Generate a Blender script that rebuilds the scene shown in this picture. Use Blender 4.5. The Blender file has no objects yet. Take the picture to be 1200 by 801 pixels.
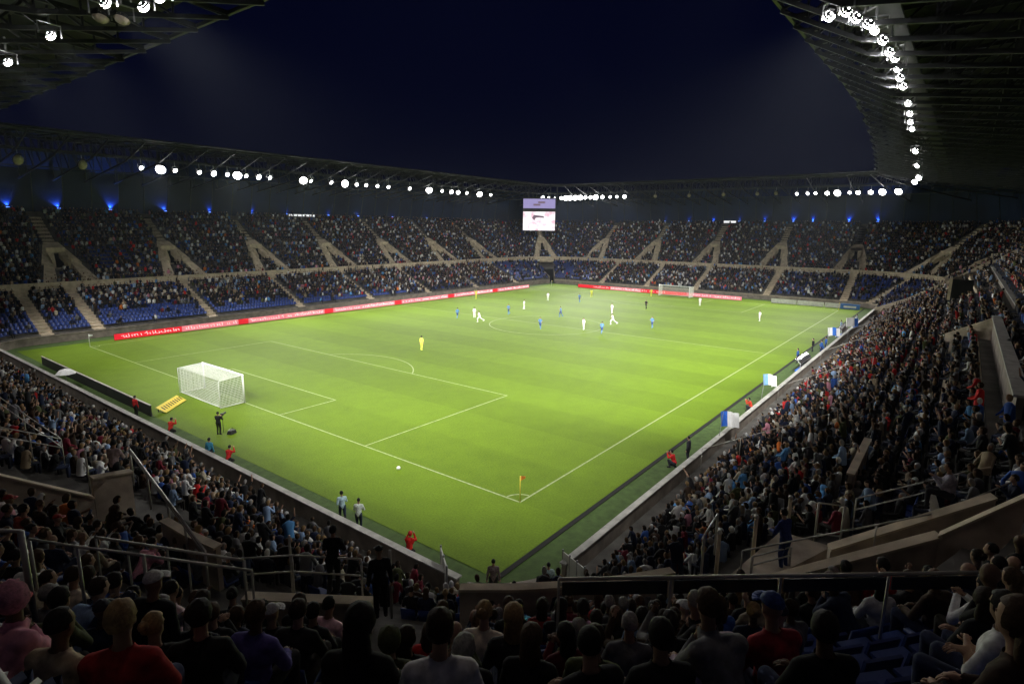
import bpy, bmesh, math, random
import numpy as np
from mathutils import Vector, Matrix
random.seed(7); RS = np.random.RandomState(11)
rad = math.radians
SC = bpy.context.scene; COL = SC.collection

# ------------------------------------------------------------------ camera
CAM = Vector((-25.022, -18.438, 15.465))
YAW, PIT, ROL = 0.653066, -0.194547, 0.011276
def cam_axes():
    f = Vector((math.cos(PIT)*math.cos(YAW), math.cos(PIT)*math.sin(YAW), math.sin(PIT)))
    r = Vector((math.sin(YAW), -math.cos(YAW), 0)); u = r.cross(f)
    c, s = math.cos(ROL), math.sin(ROL)
    return c*r+s*u, -s*r+c*u, f
CR, CU, CF = cam_axes()
cd = bpy.data.cameras.new('camera'); cam = bpy.data.objects.new('camera', cd); COL.objects.link(cam)
cam.matrix_world = Matrix(((CR.x, CU.x, -CF.x, CAM.x), (CR.y, CU.y, -CF.y, CAM.y), (CR.z, CU.z, -CF.z, CAM.z), (0, 0, 0, 1)))
cd.sensor_width = 36; cd.lens = 36*684.71/1200; cd.clip_start = 0.1; cd.clip_end = 6000
SC.camera = cam
FPX = 684.71
def pix(p):                       # where a world point lands in the 1200x801 photograph, and its depth
    q = Vector(p)-CAM; d = q.dot(CF)
    if d < .2: return None
    return 600+FPX*q.dot(CR)/d, 400.5-FPX*q.dot(CU)/d, d
def ray(px, py): return (CR*((px-600)/FPX)+CU*((400.5-py)/FPX)+CF)
def at_z(px, py, z): d = ray(px, py); return CAM+d*((z-CAM.z)/d.z)

# ------------------------------------------------------------------ world: clear night sky just after dusk
W = bpy.data.worlds.new('World'); SC.world = W; W.use_nodes = True
nt = W.node_tree; bg = nt.nodes['Background']
sky = nt.nodes.new('ShaderNodeTexSky'); sky.sky_type = 'NISHITA'; sky.sun_disc = False
sky.sun_elevation = rad(-7.0); sky.sun_rotation = rad(200); sky.altitude = 0
tint = nt.nodes.new('ShaderNodeMix'); tint.data_type = 'RGBA'; tint.blend_type = 'MULTIPLY'; tint.inputs[0].default_value = 1
nt.links.new(sky.outputs[0], tint.inputs[6]); tint.inputs[7].default_value = (.55, .62, 1, 1)
addn = nt.nodes.new('ShaderNodeMix'); addn.data_type = 'RGBA'; addn.blend_type = 'ADD'; addn.inputs[0].default_value = 1
nt.links.new(tint.outputs[2], addn.inputs[6]); addn.inputs[7].default_value = (.005, .008, .046, 1)
nt.links.new(addn.outputs[2], bg.inputs[0]); bg.inputs[1].default_value = 0.1
SC.view_settings.view_transform = 'Standard'; SC.view_settings.look = 'None'
SC.view_settings.exposure = 1.03; SC.view_settings.gamma = 1
SC.view_settings.use_curve_mapping = False
SPOT_W = 21000.0                   # watts of each stadium floodlight
SC.cycles.use_denoising = True
SC.cycles.max_bounces = 5; SC.cycles.diffuse_bounces = 3; SC.cycles.glossy_bounces = 2
SC.cycles.transparent_max_bounces = 12; SC.cycles.sample_clamp_indirect = 3
SC.cycles.volume_bounces = 0
HAZE = .00011

# ------------------------------------------------------------------ helpers
def N(nt, t, **k):
    n = nt.nodes.new(t)
    for a, b in k.items(): setattr(n, a, b)
    return n
def mat(name, col, rough=.8, var=.25, scale=3.0, bump=.0, metal=0.0, spec=.3):
    m = bpy.data.materials.new(name); m.use_nodes = True; nt = m.node_tree; b = nt.nodes['Principled BSDF']
    b.inputs['Roughness'].default_value = rough; b.inputs['Metallic'].default_value = metal
    b.inputs['Specular IOR Level'].default_value = spec
    tc = N(nt, 'ShaderNodeNewGeometry'); no = N(nt, 'ShaderNodeTexNoise'); no.inputs['Scale'].default_value = scale; no.inputs['Detail'].default_value = 5
    nt.links.new(tc.outputs['Position'], no.inputs['Vector'])
    mr = N(nt, 'ShaderNodeMapRange'); mr.inputs[1].default_value = .3; mr.inputs[2].default_value = .7
    mr.inputs[3].default_value = 1-var; mr.inputs[4].default_value = 1+var
    nt.links.new(no.outputs[0], mr.inputs[0])
    mx = N(nt, 'ShaderNodeMix', data_type='RGBA', blend_type='MULTIPLY'); mx.inputs[0].default_value = 1
    mx.inputs[6].default_value = (*col, 1); nt.links.new(mr.outputs[0], mx.inputs[7]); nt.links.new(mx.outputs[2], b.inputs['Base Color'])
    if bump:
        bp = N(nt, 'ShaderNodeBump'); bp.inputs['Strength'].default_value = bump; bp.inputs['Distance'].default_value = .02
        nt.links.new(no.outputs[0], bp.inputs['Height']); nt.links.new(bp.outputs[0], b.inputs['Normal'])
    return m
def emis(name, col, st, base=(.5, .5, .5)):
    m = bpy.data.materials.new(name); m.use_nodes = True; b = m.node_tree.nodes['Principled BSDF']
    b.inputs['Base Color'].default_value = (*base, 1); b.inputs['Emission Color'].default_value = (*col, 1); b.inputs['Emission Strength'].default_value = st
    return m
def objcol(name, rough=.85, var=.2, scale=9):
    m = mat(name, (1, 1, 1), rough, var, scale, bump=.3); nt = m.node_tree
    oi = N(nt, 'ShaderNodeObjectInfo'); mx = [n for n in nt.nodes if n.type == 'MIX'][0]
    nt.links.new(oi.outputs['Color'], mx.inputs[6]); return m

class MB:
    """collects shapes into ONE mesh object"""
    def __init__(s): s.v = []; s.f = []; s.m = []
    def poly(s, pts, mi=0):
        n = len(s.v); s.v += [tuple(p) for p in pts]; s.f.append(tuple(range(n, n+len(pts)))); s.m.append(mi)
    def hexa(s, p, mi=0):        # 8 points: bottom 4, top 4
        n = len(s.v); s.v += [tuple(q) for q in p]
        for f in ((3, 2, 1, 0), (4, 5, 6, 7), (0, 1, 5, 4), (1, 2, 6, 5), (2, 3, 7, 6), (3, 0, 4, 7)):
            s.f.append(tuple(n+i for i in f)); s.m.append(mi)
    def box(s, c, d, rz=0, mi=0):
        cs, sn = math.cos(rz), math.sin(rz); x, y, z = d[0]/2, d[1]/2, d[2]/2
        P = [(-x, -y, -z), (x, -y, -z), (x, y, -z), (-x, y, -z), (-x, -y, z), (x, -y, z), (x, y, z), (-x, y, z)]
        s.hexa([(c[0]+a*cs-b*sn, c[1]+a*sn+b*cs, c[2]+e) for a, b, e in P], mi)
    def bar(s, a, b, w, h=None, mi=0):   # box beam between two points
        h = h or w; a = Vector(a); b = Vector(b); d = (b-a).normalized()
        up = Vector((0, 0, 1)) if abs(d.z) < .95 else Vector((1, 0, 0))
        r = d.cross(up).normalized()*w/2; u = r.cross(d).normalized()*h/2
        s.hexa([a-r-u, a+r-u, b+r-u, b-r-u, a-r+u, a+r+u, b+r+u, b-r+u], mi)
    def tube(s, pts, r, n=6, mi=0, cap=True):
        pts = [Vector(p) for p in pts]; R = r if isinstance(r, (list, tuple)) else [r]*len(pts); base = len(s.v); pu = None
        for i, p in enumerate(pts):
            d = (pts[min(i+1, len(pts)-1)]-pts[max(i-1, 0)]).normalized()
            if pu is None: pu = Vector((0, 0, 1)) if abs(d.z) < .9 else Vector((1, 0, 0))
            x = d.cross(pu).normalized(); pu = x.cross(d).normalized()
            for k in range(n):
                a = 2*math.pi*k/n; s.v.append(tuple(p+(x*math.cos(a)+pu*math.sin(a))*R[i]))
        for i in range(len(pts)-1):
            for k in range(n):
                a = base+i*n+k; b = base+i*n+(k+1) % n; s.f.append((a, b, b+n, a+n)); s.m.append(mi)
        if cap:
            s.f.append(tuple(base+k for k in range(n))[::-1]); s.m.append(mi)
            s.f.append(tuple(base+(len(pts)-1)*n+k for k in range(n))); s.m.append(mi)
    def ball(s, c, r, n=8, mi=0, sc=(1, 1, 1)):
        base = len(s.v); m = max(3, n//2)
        s.v.append((c[0], c[1], c[2]-r*sc[2]))
        for i in range(1, m):
            t = math.pi*i/m
            for k in range(n):
                a = 2*math.pi*k/n; s.v.append((c[0]+r*sc[0]*math.sin(t)*math.cos(a), c[1]+r*sc[1]*math.sin(t)*math.sin(a), c[2]-r*sc[2]*math.cos(t)))
        s.v.append((c[0], c[1], c[2]+r*sc[2])); top = len(s.v)-1
        for k in range(n):
            s.f.append((base, base+1+(k+1) % n, base+1+k)); s.m.append(mi)
            for i in range(m-2):
                a = base+1+i*n+k; b = base+1+i*n+(k+1) % n; s.f.append((a, b, b+n, a+n)); s.m.append(mi)
            a = base+1+(m-2)*n; s.f.append((top, a+k, a+(k+1) % n)); s.m.append(mi)
    def mesh(s, name, mats, smooth=False):
        me = bpy.data.meshes.new(name); me.from_pydata(s.v, [], s.f)
        for m in (mats if isinstance(mats, (list, tuple)) else [mats]): me.materials.append(m)
        if len(me.materials) > 1: me.polygons.foreach_set('material_index', s.m)
        if smooth: me.polygons.foreach_set('use_smooth', [True]*len(me.polygons))
        me.update(); return me
    def build(s, name, mats, parent=None, smooth=False, **k):
        return link(name, s.mesh(name, mats, smooth), parent, **k)
def link(name, data, parent=None, loc=None, rz=None, label=None, cat=None, group=None, kind=None, color=None):
    o = bpy.data.objects.new(name, data); COL.objects.link(o)
    if parent is not None: o.parent = parent
    if loc is not None: o.location = loc
    if rz is not None: o.rotation_euler = (0, 0, rz)
    tag(o, label, cat, group, kind)
    if color: o.color = (*color, 1)
    return o
def tag(o, label=None, cat=None, group=None, kind=None):
    if label: o['label'] = label
    if cat: o['category'] = cat
    if group: o['group'] = group
    if kind: o['kind'] = kind
    return o
def thing(name, label, cat, loc=(0, 0, 0), rz=0, group=None): return link(name, None, None, loc, rz, label, cat, group)

M = {}
M['concrete'] = mat('concrete', (.25, .215, .18), .9, .3, 1.2, .3)
M['dark_concrete'] = mat('dark_concrete', (.115, .108, .1), .9, .35, .9, .3)
M['coping'] = mat('pale_concrete_coping', (.56, .47, .35), .85, .25, 1.6, .2)
M['pale'] = mat('painted_white_edge', (.62, .62, .58), .6, .15, 2)
M['warm'] = mat('brightened_concrete', (.42, .35, .28), .9, .4, 1.3, .4)  # concrete colour raised to stand in for light missing on the near walls
M['edge'] = mat('worn_white_edge', (.42, .41, .38), .7, .25, 2, .2)
M['steel'] = mat('galvanised_steel', (.34, .34, .35), .45, .15, 3, 0, .6)
M['rail'] = mat('brushed_steel_rail', (.42, .4, .38), .4, .15, 4, 0, .5)
M['truss'] = mat('grey_painted_steel', (.05, .052, .056), .5, .25, 1, 0, .3)
M['cladding'] = mat('dark_roof_sheet', (.016, .017, .02), .6, .3, .5)
M['lining'] = mat('dark_blue_lining', (.007, .018, .055), .6, .45, .12, 0, 0, .3)
M['seat'] = mat('blue_plastic_seat', (.016, .042, .2), .5, .25, .5)
M['white'] = mat('white_paint', (.8, .8, .8), .4, .04, 3)
M['black'] = mat('black_metal', (.02, .02, .022), .5, .2, 3)
M['red'] = mat('red_board', (.6, .02, .03), .5, .1, 2)
M['yellow'] = mat('yellow_mat', (.75, .6, .08), .6, .1, 3)
M['glass'] = mat('smoked_glass', (.04, .045, .05), .2, .2, 2)
M['skin'] = objcol('skin', .6, .08, 20); M['cloth'] = objcol('cloth', .9, .3, 14); M['hair'] = objcol('hair', .7, .3, 40)
M['void'] = mat('unlit_passage', (.012, .012, .012), .9, .2, 1)  # near-black colour stands in for the shade inside openings and under the balcony

# ------------------------------------------------------------------ stadium bowl coordinates
XW, XE, YS, YN, R0 = -8.9, 113.9, -6.3, 74.3, 5.0
ARC = {'NW': (XW+R0, YN-R0, 90, 180), 'NE': (XE-R0, YN-R0, 0, 90), 'SE': (XE-R0, YS+R0, 270, 360), 'SW': (XW+R0, YS+R0, 180, 270)}
def bp(side, s, off):            # plan position and outward heading
    if side == 'W': return XW-off, s, math.pi
    if side == 'E': return XE+off, s, 0.0
    if side == 'N': return s, YN+off, math.pi/2
    if side == 'S': return s, YS-off, -math.pi/2
    cx, cy, _, _ = ARC[side]; a = rad(s); return cx+(R0+off)*math.cos(a), cy+(R0+off)*math.sin(a), a
def B(side, s, off, z): x, y, _ = bp(side, s, off); return Vector((x, y, z))
XSEAM = 103.0
NEAR = [('W', YN-R0, YS+R0), ('SW', 180, 270), ('S', XW+R0, XSEAM)]
FARN = [('NW', 180, 90), ('N', XW+R0, XE-R0), ('NE', 90, 45)]
FARE = [('NE', 45, 0), ('E', YN-R0, YS+R0), ('SE', 360, 270), ('S', XE-R0, XSEAM)]
def z_near(off):
    if off < 1.6: return .12
    if off < 10.4: return .45+.62*(off-1.6)
    return 6.35+.69*(off-11.2)
def z_low(off): return 1+.45*off
def z_up(off): return 5.8+.7*(off-10)
RD = .8
def rows(tier):
    if tier == 'near': return [(k*RD, z_near(k*RD+.4)) for k in range(34)]
    if tier == 'low': return [(k*RD, z_low(k*RD+.4)) for k in range(16)]
    return [(10.4+k*RD, z_up(10.4+k*RD+.4)) for k in range(19)]
CUTS = []                        # (tier, side, s0, s1, off0, off1): openings in the terraces
def samples(side, s0, s1, row_off, tier, step_m=6.0):
    st = 4.0 if len(side) == 2 else step_m
    n = max(1, int(abs(s1-s0)/st)); ss = [s0+(s1-s0)*i/n for i in range(n+1)]
    lo, hi = min(s0, s1), max(s0, s1); iv = []
    for t, sd, a, b, o0, o1 in CUTS:
        if t == tier and sd == side and o0 <= row_off+.4 <= o1:
            for e in (a, b):
                if lo < e < hi: ss.append(e)
            iv.append((a, b))
    ss = sorted(set(ss))
    out = []
    for a, b in zip(ss, ss[1:]):
        m = (a+b)/2
        if not any(p < m < q for p, q in iv): out.append((a, b))
    return out
def terrace(name, tier, segs, parent, material, zbase=-.5):
    mb = MB(); rr = rows(tier); prev = rr[0][1]-.45
    for i, (off, z) in enumerate(rr):
        zl = rr[i-1][1] if i else zbase
        for side, s0, s1 in segs:
            for a, b in samples(side, s0, s1, off, tier):
                p = [B(side, a, off, z), B(side, b, off, z), B(side, b, off+RD, z), B(side, a, off+RD, z)]
                q = [Vector((v.x, v.y, z-.35)) for v in p]
                mb.hexa(q+p)
                if i and zl < z-.35: mb.poly([B(side, a, off, zl-.02), B(side, b, off, zl-.02), B(side, b, off, z-.35), B(side, a, off, z-.35)])
    return mb.build(name, material, parent)
def strip(mb, segs, prof, step=4.0, closed=True):   # sweep a profile [(off,z)...] round the bowl
    for side, s0, s1 in segs:
        n = max(1, int(abs(s1-s0)/(3.0 if len(side) == 2 else step)))
        for i in range(n):
            a = s0+(s1-s0)*i/n; b = s0+(s1-s0)*(i+1)/n; m = len(prof)
            for j in range(m if closed else m-1):
                (o0, z0), (o1, z1) = prof[j], prof[(j+1) % m]
                mb.poly([B(side, a, o0, z0), B(side, b, o0, z0), B(side, b, o1, z1), B(side, a, o1, z1)])
            if closed and i in (0,): mb.poly([B(side, a, o, z) for o, z in prof])
            if closed and i == n-1: mb.poly([B(side, b, o, z) for o, z in prof][::-1])

# vomitories and aisles of the two tiered far stands
UP_V = [('N', 3.9+16.0*k) for k in range(0, 7)]+[('NE', 45.0)]+[('E', 67.1-16.4*k) for k in range(0, 5)]+[('E', 1.5)]+[('SE', 320.0), ('SE', 283.0)]
LZ = 6.3                          # level of the near exit landings
UP_V = [v for v in UP_V if not (v[0] == 'N' and v[1] > 104)]
def su(side, off): return math.degrees(1.0/(R0+off)) if len(side) == 2 else 1.0     # side units per metre
for sd, s in UP_V:
    h = 1.15*su(sd, 15.5)
    CUTS.append(('up', sd, s-h, s+h, 14.4, 16.8))
LOW_A = [('N', x) for x in (-2.6, 3.2, 18.7, 34.3, 50, 66, 82, 98)]+[('E', y) for y in (58, 45, 32.5, 16, .6)]+[('SE', 325), ('SE', 290)]
CUTS.append(('low', 'NE', 37, 53, 0, 16))            # players' and vehicle tunnel in the far corner
# near vomitories, in bowl coordinates (side, s0, s1)
NV = [('W', 3.9, 6.6), ('SW', 194, 212), ('SW', 245, 256.5), ('S', 58, 66)]
NVC = {0: (10.0, 13.6), 1: (10.4, 13.6), 2: (10.2, 13.6), 3: (11.5, 15.4)}
for i, (sd, a, b) in enumerate(NV): CUTS.append(('near', sd, a, b, NVC[i][0], NVC[i][1]))
for y in range(22, 64, 14): NV.append(('W', y, y+3)); CUTS.append(('near', 'W', y, y+3, 10.2, 13.6))
NEAR_LAND = [(sd, a, b, 8.6, 10.3) for sd, a, b in NV[:3]]

# ------------------------------------------------------------------ ground and pitch
def sheet(name, x0, x1, y0, y1, z, m, **k):
    mb = MB(); mb.poly([(x0, y0, z), (x1, y0, z), (x1, y1, z), (x0, y1, z)]); return mb.build(name, m, **k)
sheet('ground', -2500, 2600, -2500, 2600, -.6, mat('night_ground', (.05, .05, .048), .95, .3, .05), kind='structure')
gm = mat('mown_grass', (.104, .17, .008), .75, .16, 9, .5, 0, .12); gt = gm.node_tree
def grass_bands(gm, dark=.91, band=5.25):
    t = gm.node_tree; mx = [n for n in t.nodes if n.type == 'MIX'][0]; b = t.nodes['Principled BSDF']
    geo = [n for n in t.nodes if n.type == 'NEW_GEOMETRY'][0]
    sep = N(t, 'ShaderNodeSeparateXYZ'); t.links.new(geo.outputs['Position'], sep.inputs[0])
    d = N(t, 'ShaderNodeMath', operation='DIVIDE'); d.inputs[1].default_value = band*2; t.links.new(sep.outputs[0], d.inputs[0])
    s = N(t, 'ShaderNodeMath', operation='FRACT'); t.links.new(d.outputs[0], s.inputs[0])
    g = N(t, 'ShaderNodeMapRange', interpolation_type='SMOOTHSTEP'); g.inputs[1].default_value = .46; g.inputs[2].default_value = .54; g.inputs[3].default_value = dark; g.inputs[4].default_value = 1.04
    t.links.new(s.outputs[0], g.inputs[0])
    n2 = N(t, 'ShaderNodeTexNoise'); n2.inputs['Scale'].default_value = .07; n2.inputs['Detail'].default_value = 6; n2.inputs['Roughness'].default_value = .65
    t.links.new(geo.outputs['Position'], n2.inputs['Vector'])
    r2 = N(t, 'ShaderNodeMapRange'); r2.inputs[1].default_value = .3; r2.inputs[2].default_value = .7; r2.inputs[3].default_value = .93; r2.inputs[4].default_value = 1.08
    t.links.new(n2.outputs[0], r2.inputs[0])
    n3 = N(t, 'ShaderNodeTexNoise'); n3.inputs['Scale'].default_value = .6; n3.inputs['Detail'].default_value = 7; n3.inputs['Roughness'].default_value = .7
    t.links.new(geo.outputs['Position'], n3.inputs['Vector'])
    r3 = N(t, 'ShaderNodeMapRange'); r3.inputs[1].default_value = .3; r3.inputs[2].default_value = .7; r3.inputs[3].default_value = .9; r3.inputs[4].default_value = 1.1
    t.links.new(n3.outputs[0], r3.inputs[0])
    p = N(t, 'ShaderNodeMath', operation='MULTIPLY'); t.links.new(g.outputs[0], p.inputs[0]); t.links.new(r2.outputs[0], p.inputs[1])
    p2 = N(t, 'ShaderNodeMath', operation='MULTIPLY'); t.links.new(p.outputs[0], p2.inputs[0]); t.links.new(r3.outputs[0], p2.inputs[1])
    for gx in (1.5, 103.5):          # worn, paler goalmouths
        vd = N(t, 'ShaderNodeVectorMath', operation='DISTANCE'); sc_ = N(t, 'ShaderNodeVectorMath', operation='MULTIPLY'); sc_.inputs[1].default_value = (1, .45, 0)
        t.links.new(geo.outputs['Position'], sc_.inputs[0]); t.links.new(sc_.outputs[0], vd.inputs[0]); vd.inputs[1].default_value = (gx, 34*.45, 0)
        w_ = N(t, 'ShaderNodeMapRange', interpolation_type='SMOOTHSTEP'); w_.inputs[1].default_value = 0; w_.inputs[2].default_value = 3.2; w_.inputs[3].default_value = .8; w_.inputs[4].default_value = 1
        t.links.new(vd.outputs['Value'], w_.inputs[0]); q_ = N(t, 'ShaderNodeMath', operation='MULTIPLY'); t.links.new(p2.outputs[0], q_.inputs[0]); t.links.new(w_.outputs[0], q_.inputs[1]); p2 = q_
    m2 = N(t, 'ShaderNodeMix', data_type='RGBA', blend_type='MULTIPLY'); m2.inputs[0].default_value = 1
    t.links.new(mx.outputs[2], m2.inputs[6]); t.links.new(p2.outputs[0], m2.inputs[7]); t.links.new(m2.outputs[2], b.inputs['Base Color'])
grass_bands(gm)
sheet('apron', XW-2, XE+2, YS-2, YN+2, -.02, mat('artificial_turf', (.05, .088, .02), .9, .25, 2, .3), kind='structure')
sheet('pitch', -6.6, 111.0, -3.45, 71.2, 0.0, gm, kind='structure')
mb = MB(); mb.box((52, -3.62, -.005), (119.0, .26, .03)); mb.build('drain_strip', M['void'], kind='structure')
# white lines, each strip 4 mm above the grass
LW = .12; lm = mat('line_paint', (.27, .33, .15), .8, .3, 4)
ln = MB()
def rect(x0, y0, x1, y1, z=.004): ln.poly([(x0, y0, z), (x1, y0, z), (x1, y1, z), (x0, y1, z)])
h = LW/2
def lx(x, y0, y1): rect(x-h, y0, x+h, y1)
def ly(y, x0, x1): rect(x0, y-h, x1, y+h)
for x in (0, 105): lx(x, -h, 68+h)
for y in (0, 68): ly(y, h, 105-h)
lx(52.5, h, 68-h)
for g, s in ((0, 1), (105, -1)):
    for d, w in ((16.5, 20.16), (5.5, 9.16)):
        x = g+s*d
        lx(x, 34-w-h, 34+w+h)
        for y in (34-w, 34+w): ly(y, min(g+s*h, x-s*h), max(g+s*h, x-s*h))
def arc_line(cx, cy, r, a0, a1, n=48, z=.004):
    for i in range(n):
        a = rad(a0+(a1-a0)*i/n); b = rad(a0+(a1-a0)*(i+1)/n)
        ln.poly([(cx+(r-h)*math.cos(a), cy+(r-h)*math.sin(a), z), (cx+(r+h)*math.cos(a), cy+(r+h)*math.sin(a), z), (cx+(r+h)*math.cos(b), cy+(r+h)*math.sin(b), z), (cx+(r-h)*math.cos(b), cy+(r-h)*math.sin(b), z)])
arc_line(52.5, 34, 9.15, 0, 360, 96, .006)
arc_line(11, 34, 9.15, -53.1+1, 53.1-1); arc_line(94, 34, 9.15, 127, 233)
for cx, cy, a in ((0, 0, 0), (0, 68, 270), (105, 0, 90), (105, 68, 180)): arc_line(cx, cy, 1.0, a+5, a+85, 12, .006)
ln.build('pitch_marking', lm, kind='structure')

# ------------------------------------------------------------------ grandstands
stand_w = thing('grandstand', 'steep concrete grandstand full of spectators behind the near goal, on the left', 'grandstand')
stand_c = thing('grandstand', 'dark curved corner of the grandstand right in front of the camera', 'grandstand')
stand_s = thing('grandstand', 'long grandstand on the right along the near touchline with big concrete exit walls', 'grandstand')
stand_n = thing('grandstand', 'two tiered grandstand along the far left touchline above the red and white boards', 'grandstand')
stand_e = thing('grandstand', 'two tiered grandstand behind the far goal at the back of the picture', 'grandstand')
terrace('terrace', 'near', [NEAR[0]], stand_w, M['dark_concrete']); terrace('terrace', 'near', [NEAR[1]], stand_c, M['dark_concrete']); terrace('terrace', 'near', [NEAR[2]], stand_s, M['dark_concrete'])
for st, sg in ((stand_n, FARN), (stand_e, FARE)):
    terrace('lower_terrace', 'low', sg, st, M['dark_concrete']); terrace('upper_terrace', 'up', sg, st, M['dark_concrete'], 5.6)
    mb = MB(); strip(mb, sg, [(9.9, 5.55), (10.38, 5.2), (10.38, 6.85), (9.9, 6.85)]); mb.build('parapet', M['coping'], st)
    mb = MB(); strip(mb, sg, [(9.82, 6.852), (10.46, 6.852), (10.46, 6.95), (9.82, 6.95)]); mb.build('coping', M['coping'], st)
    mb = MB(); strip(mb, sg, [(10.39, 5.2), (13.0, 5.2), (13.0, 5.4), (10.39, 5.4)]); mb.build('soffit', M['dark_concrete'], st)
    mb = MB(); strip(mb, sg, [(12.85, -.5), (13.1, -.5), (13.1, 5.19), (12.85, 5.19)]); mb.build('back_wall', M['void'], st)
    mb = MB(); strip(mb, sg, [(25.65, -.5), (26.1, -.5), (26.1, 17.0), (25.65, 17.0)]); mb.build('rear_wall', M['dark_concrete'], st)
# pitch side walls
def front_wall(st, segs, h, cop, capm):
    mb = MB(); strip(mb, segs, [(-.22, -.3), (-.02, -.3), (-.02, h), (-.22, h)]); mb.build('front_wall', M['concrete'], st)
    mb = MB(); strip(mb, segs, [(-.3, h+.003), (.06, h+.003), (.06, h+cop), (-.3, h+cop)]); mb.build('wall_coping', capm, st)
front_wall(stand_w, [NEAR[0]], 1.02, .06, M['edge']); front_wall(stand_s, [NEAR[2]], .98, .06, M['edge'])
front_wall(stand_n, [FARN[0], ('N', XW+R0, XE-R0), ('NE', 90, 54)], .95, .08, M['concrete']); front_wall(stand_e, [('NE', 36, 0), FARE[1], FARE[2], FARE[3]], .95, .08, M['coping'])
front_wall(stand_c, [('SW', 205, 245)], .45, .08, M['concrete'])
for st_, c_, d_ in ((stand_w, (XW+.12, YS+R0-1.0, .36), (.2, 2.0, 1.32)), (stand_s, (XW+R0-.6, YS+.12, .34), (1.2, .2, 1.28))):
    mb = MB(); mb.box(c_, d_); mb.build('front_wall', M['concrete'], st_)
    mb = MB(); mb.box((c_[0], c_[1], c_[2]+d_[2]/2+.04), (d_[0]+.14, d_[1]+.14, .07)); mb.build('wall_coping', M['edge'], st_)

def obox(mb, side, s0, s1, o0, o1, z0, z1, mi=0, zt=None):    # block in bowl coordinates; zt = top height at o1
    zt = z1 if zt is None else zt; n = max(1, int(abs(s1-s0)/5)) if len(side) == 2 else 1
    for i in range(n):
        a = s0+(s1-s0)*i/n; b = s0+(s1-s0)*(i+1)/n
        dz = (zt-z1)
        mb.hexa([B(side, a, o0, z0), B(side, b, o0, z0), B(side, b, o1, z0+dz if dz else z0), B(side, a, o1, z0+dz if dz else z0), B(side, a, o0, z1), B(side, b, o0, z1), B(side, b, o1, zt), B(side, a, o1, zt)], mi)

# Y-shaped exits of the upper tiers: stair on top, two pale cheek walls spreading to the parapet, a dark doorway between
def far_exit(side, s, st):
    for sg in (-1, 1):
        mb = MB()
        for (o0, w0, o1, w1) in ((18.8, .5, 14.6, 1.75), (14.6, 1.75, 10.9, 2.75)):
            zz = lambda o: z_up(o)+.42
            i0, i1 = w0-.55, w1-.75
            P = []
            for dz in (-.9, 0):
                for (w, o) in ((i0-.1, o0), (w0+.45, o0), (w1+.75, o1), (i1-.25, o1)):
                    P.append(B(side, s+sg*w*su(side, o), o, zz(o)+dz))
            mb.hexa(P)
        mb.build('cheek_wall', M['coping'], st)
    mb = MB()
    for k in range(0, 9):                       # half steps of the stair above
        o = 18.8+k*.8; 
        if o > 24.7: break
        z = z_up(o+.4); u = su(side, o)*.72
        obox(mb, side, s-u, s+u, o-.4, o-.003, z-.75, z-.26); obox(mb, side, s-u, s+u, o, o+.395, z-.75, z-.02)
    mb.build('stair', M['coping'], st)
    mb = MB(); u = su(side, 15.5)
    obox(mb, side, s-1.1*u, s+1.1*u, 14.4, 16.75, 8.5, 8.6); obox(mb, side, s-1.2*u, s+1.2*u, 16.8, 17.1, 8.5, z_up(17)+.9)
    obox(mb, side, s-1.25*u, s-1.15*u, 14.4, 16.78, 8.4, 9.9, zt=11.1); obox(mb, side, s+1.15*u, s+1.25*u, 14.4, 16.78, 8.4, 9.9, zt=11.1)
    mb.build('exit_wall', M['coping'], st)
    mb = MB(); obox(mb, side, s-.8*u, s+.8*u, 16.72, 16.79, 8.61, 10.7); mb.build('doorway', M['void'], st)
for sd, s in UP_V: far_exit(sd, s, stand_n if (sd == 'N' or (sd == 'NE' and s > 46)) else stand_e)
for sd, s in LOW_A:
    mb = MB()
    for off, z in rows('low')[:13]:
        u = su(sd, off)*.7
        obox(mb, sd, s-u, s+u, off-.03, off+.765, z-.33, z+.03)
    mb.build('aisle_stair', M['coping'], stand_n if sd == 'N' else stand_e)
# corner tunnel: side walls and dark mouth
mb = MB()
for a in (36.2, 53.8): obox(mb, 'NE', a-.9, a+.9, -.2, 12.8, -.3, 1.9, zt=6.4-1.3)
mb.build('tunnel_wall', M['concrete'], stand_e)
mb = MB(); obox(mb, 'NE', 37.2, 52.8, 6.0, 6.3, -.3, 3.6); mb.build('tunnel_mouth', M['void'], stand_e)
mb = MB(); obox(mb, 'NE', 37.0, 53.0, 5.2, 12.8, 3.62, 3.9, zt=5.0); mb.build('tunnel_roof', M['dark_concrete'], stand_e)
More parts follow.
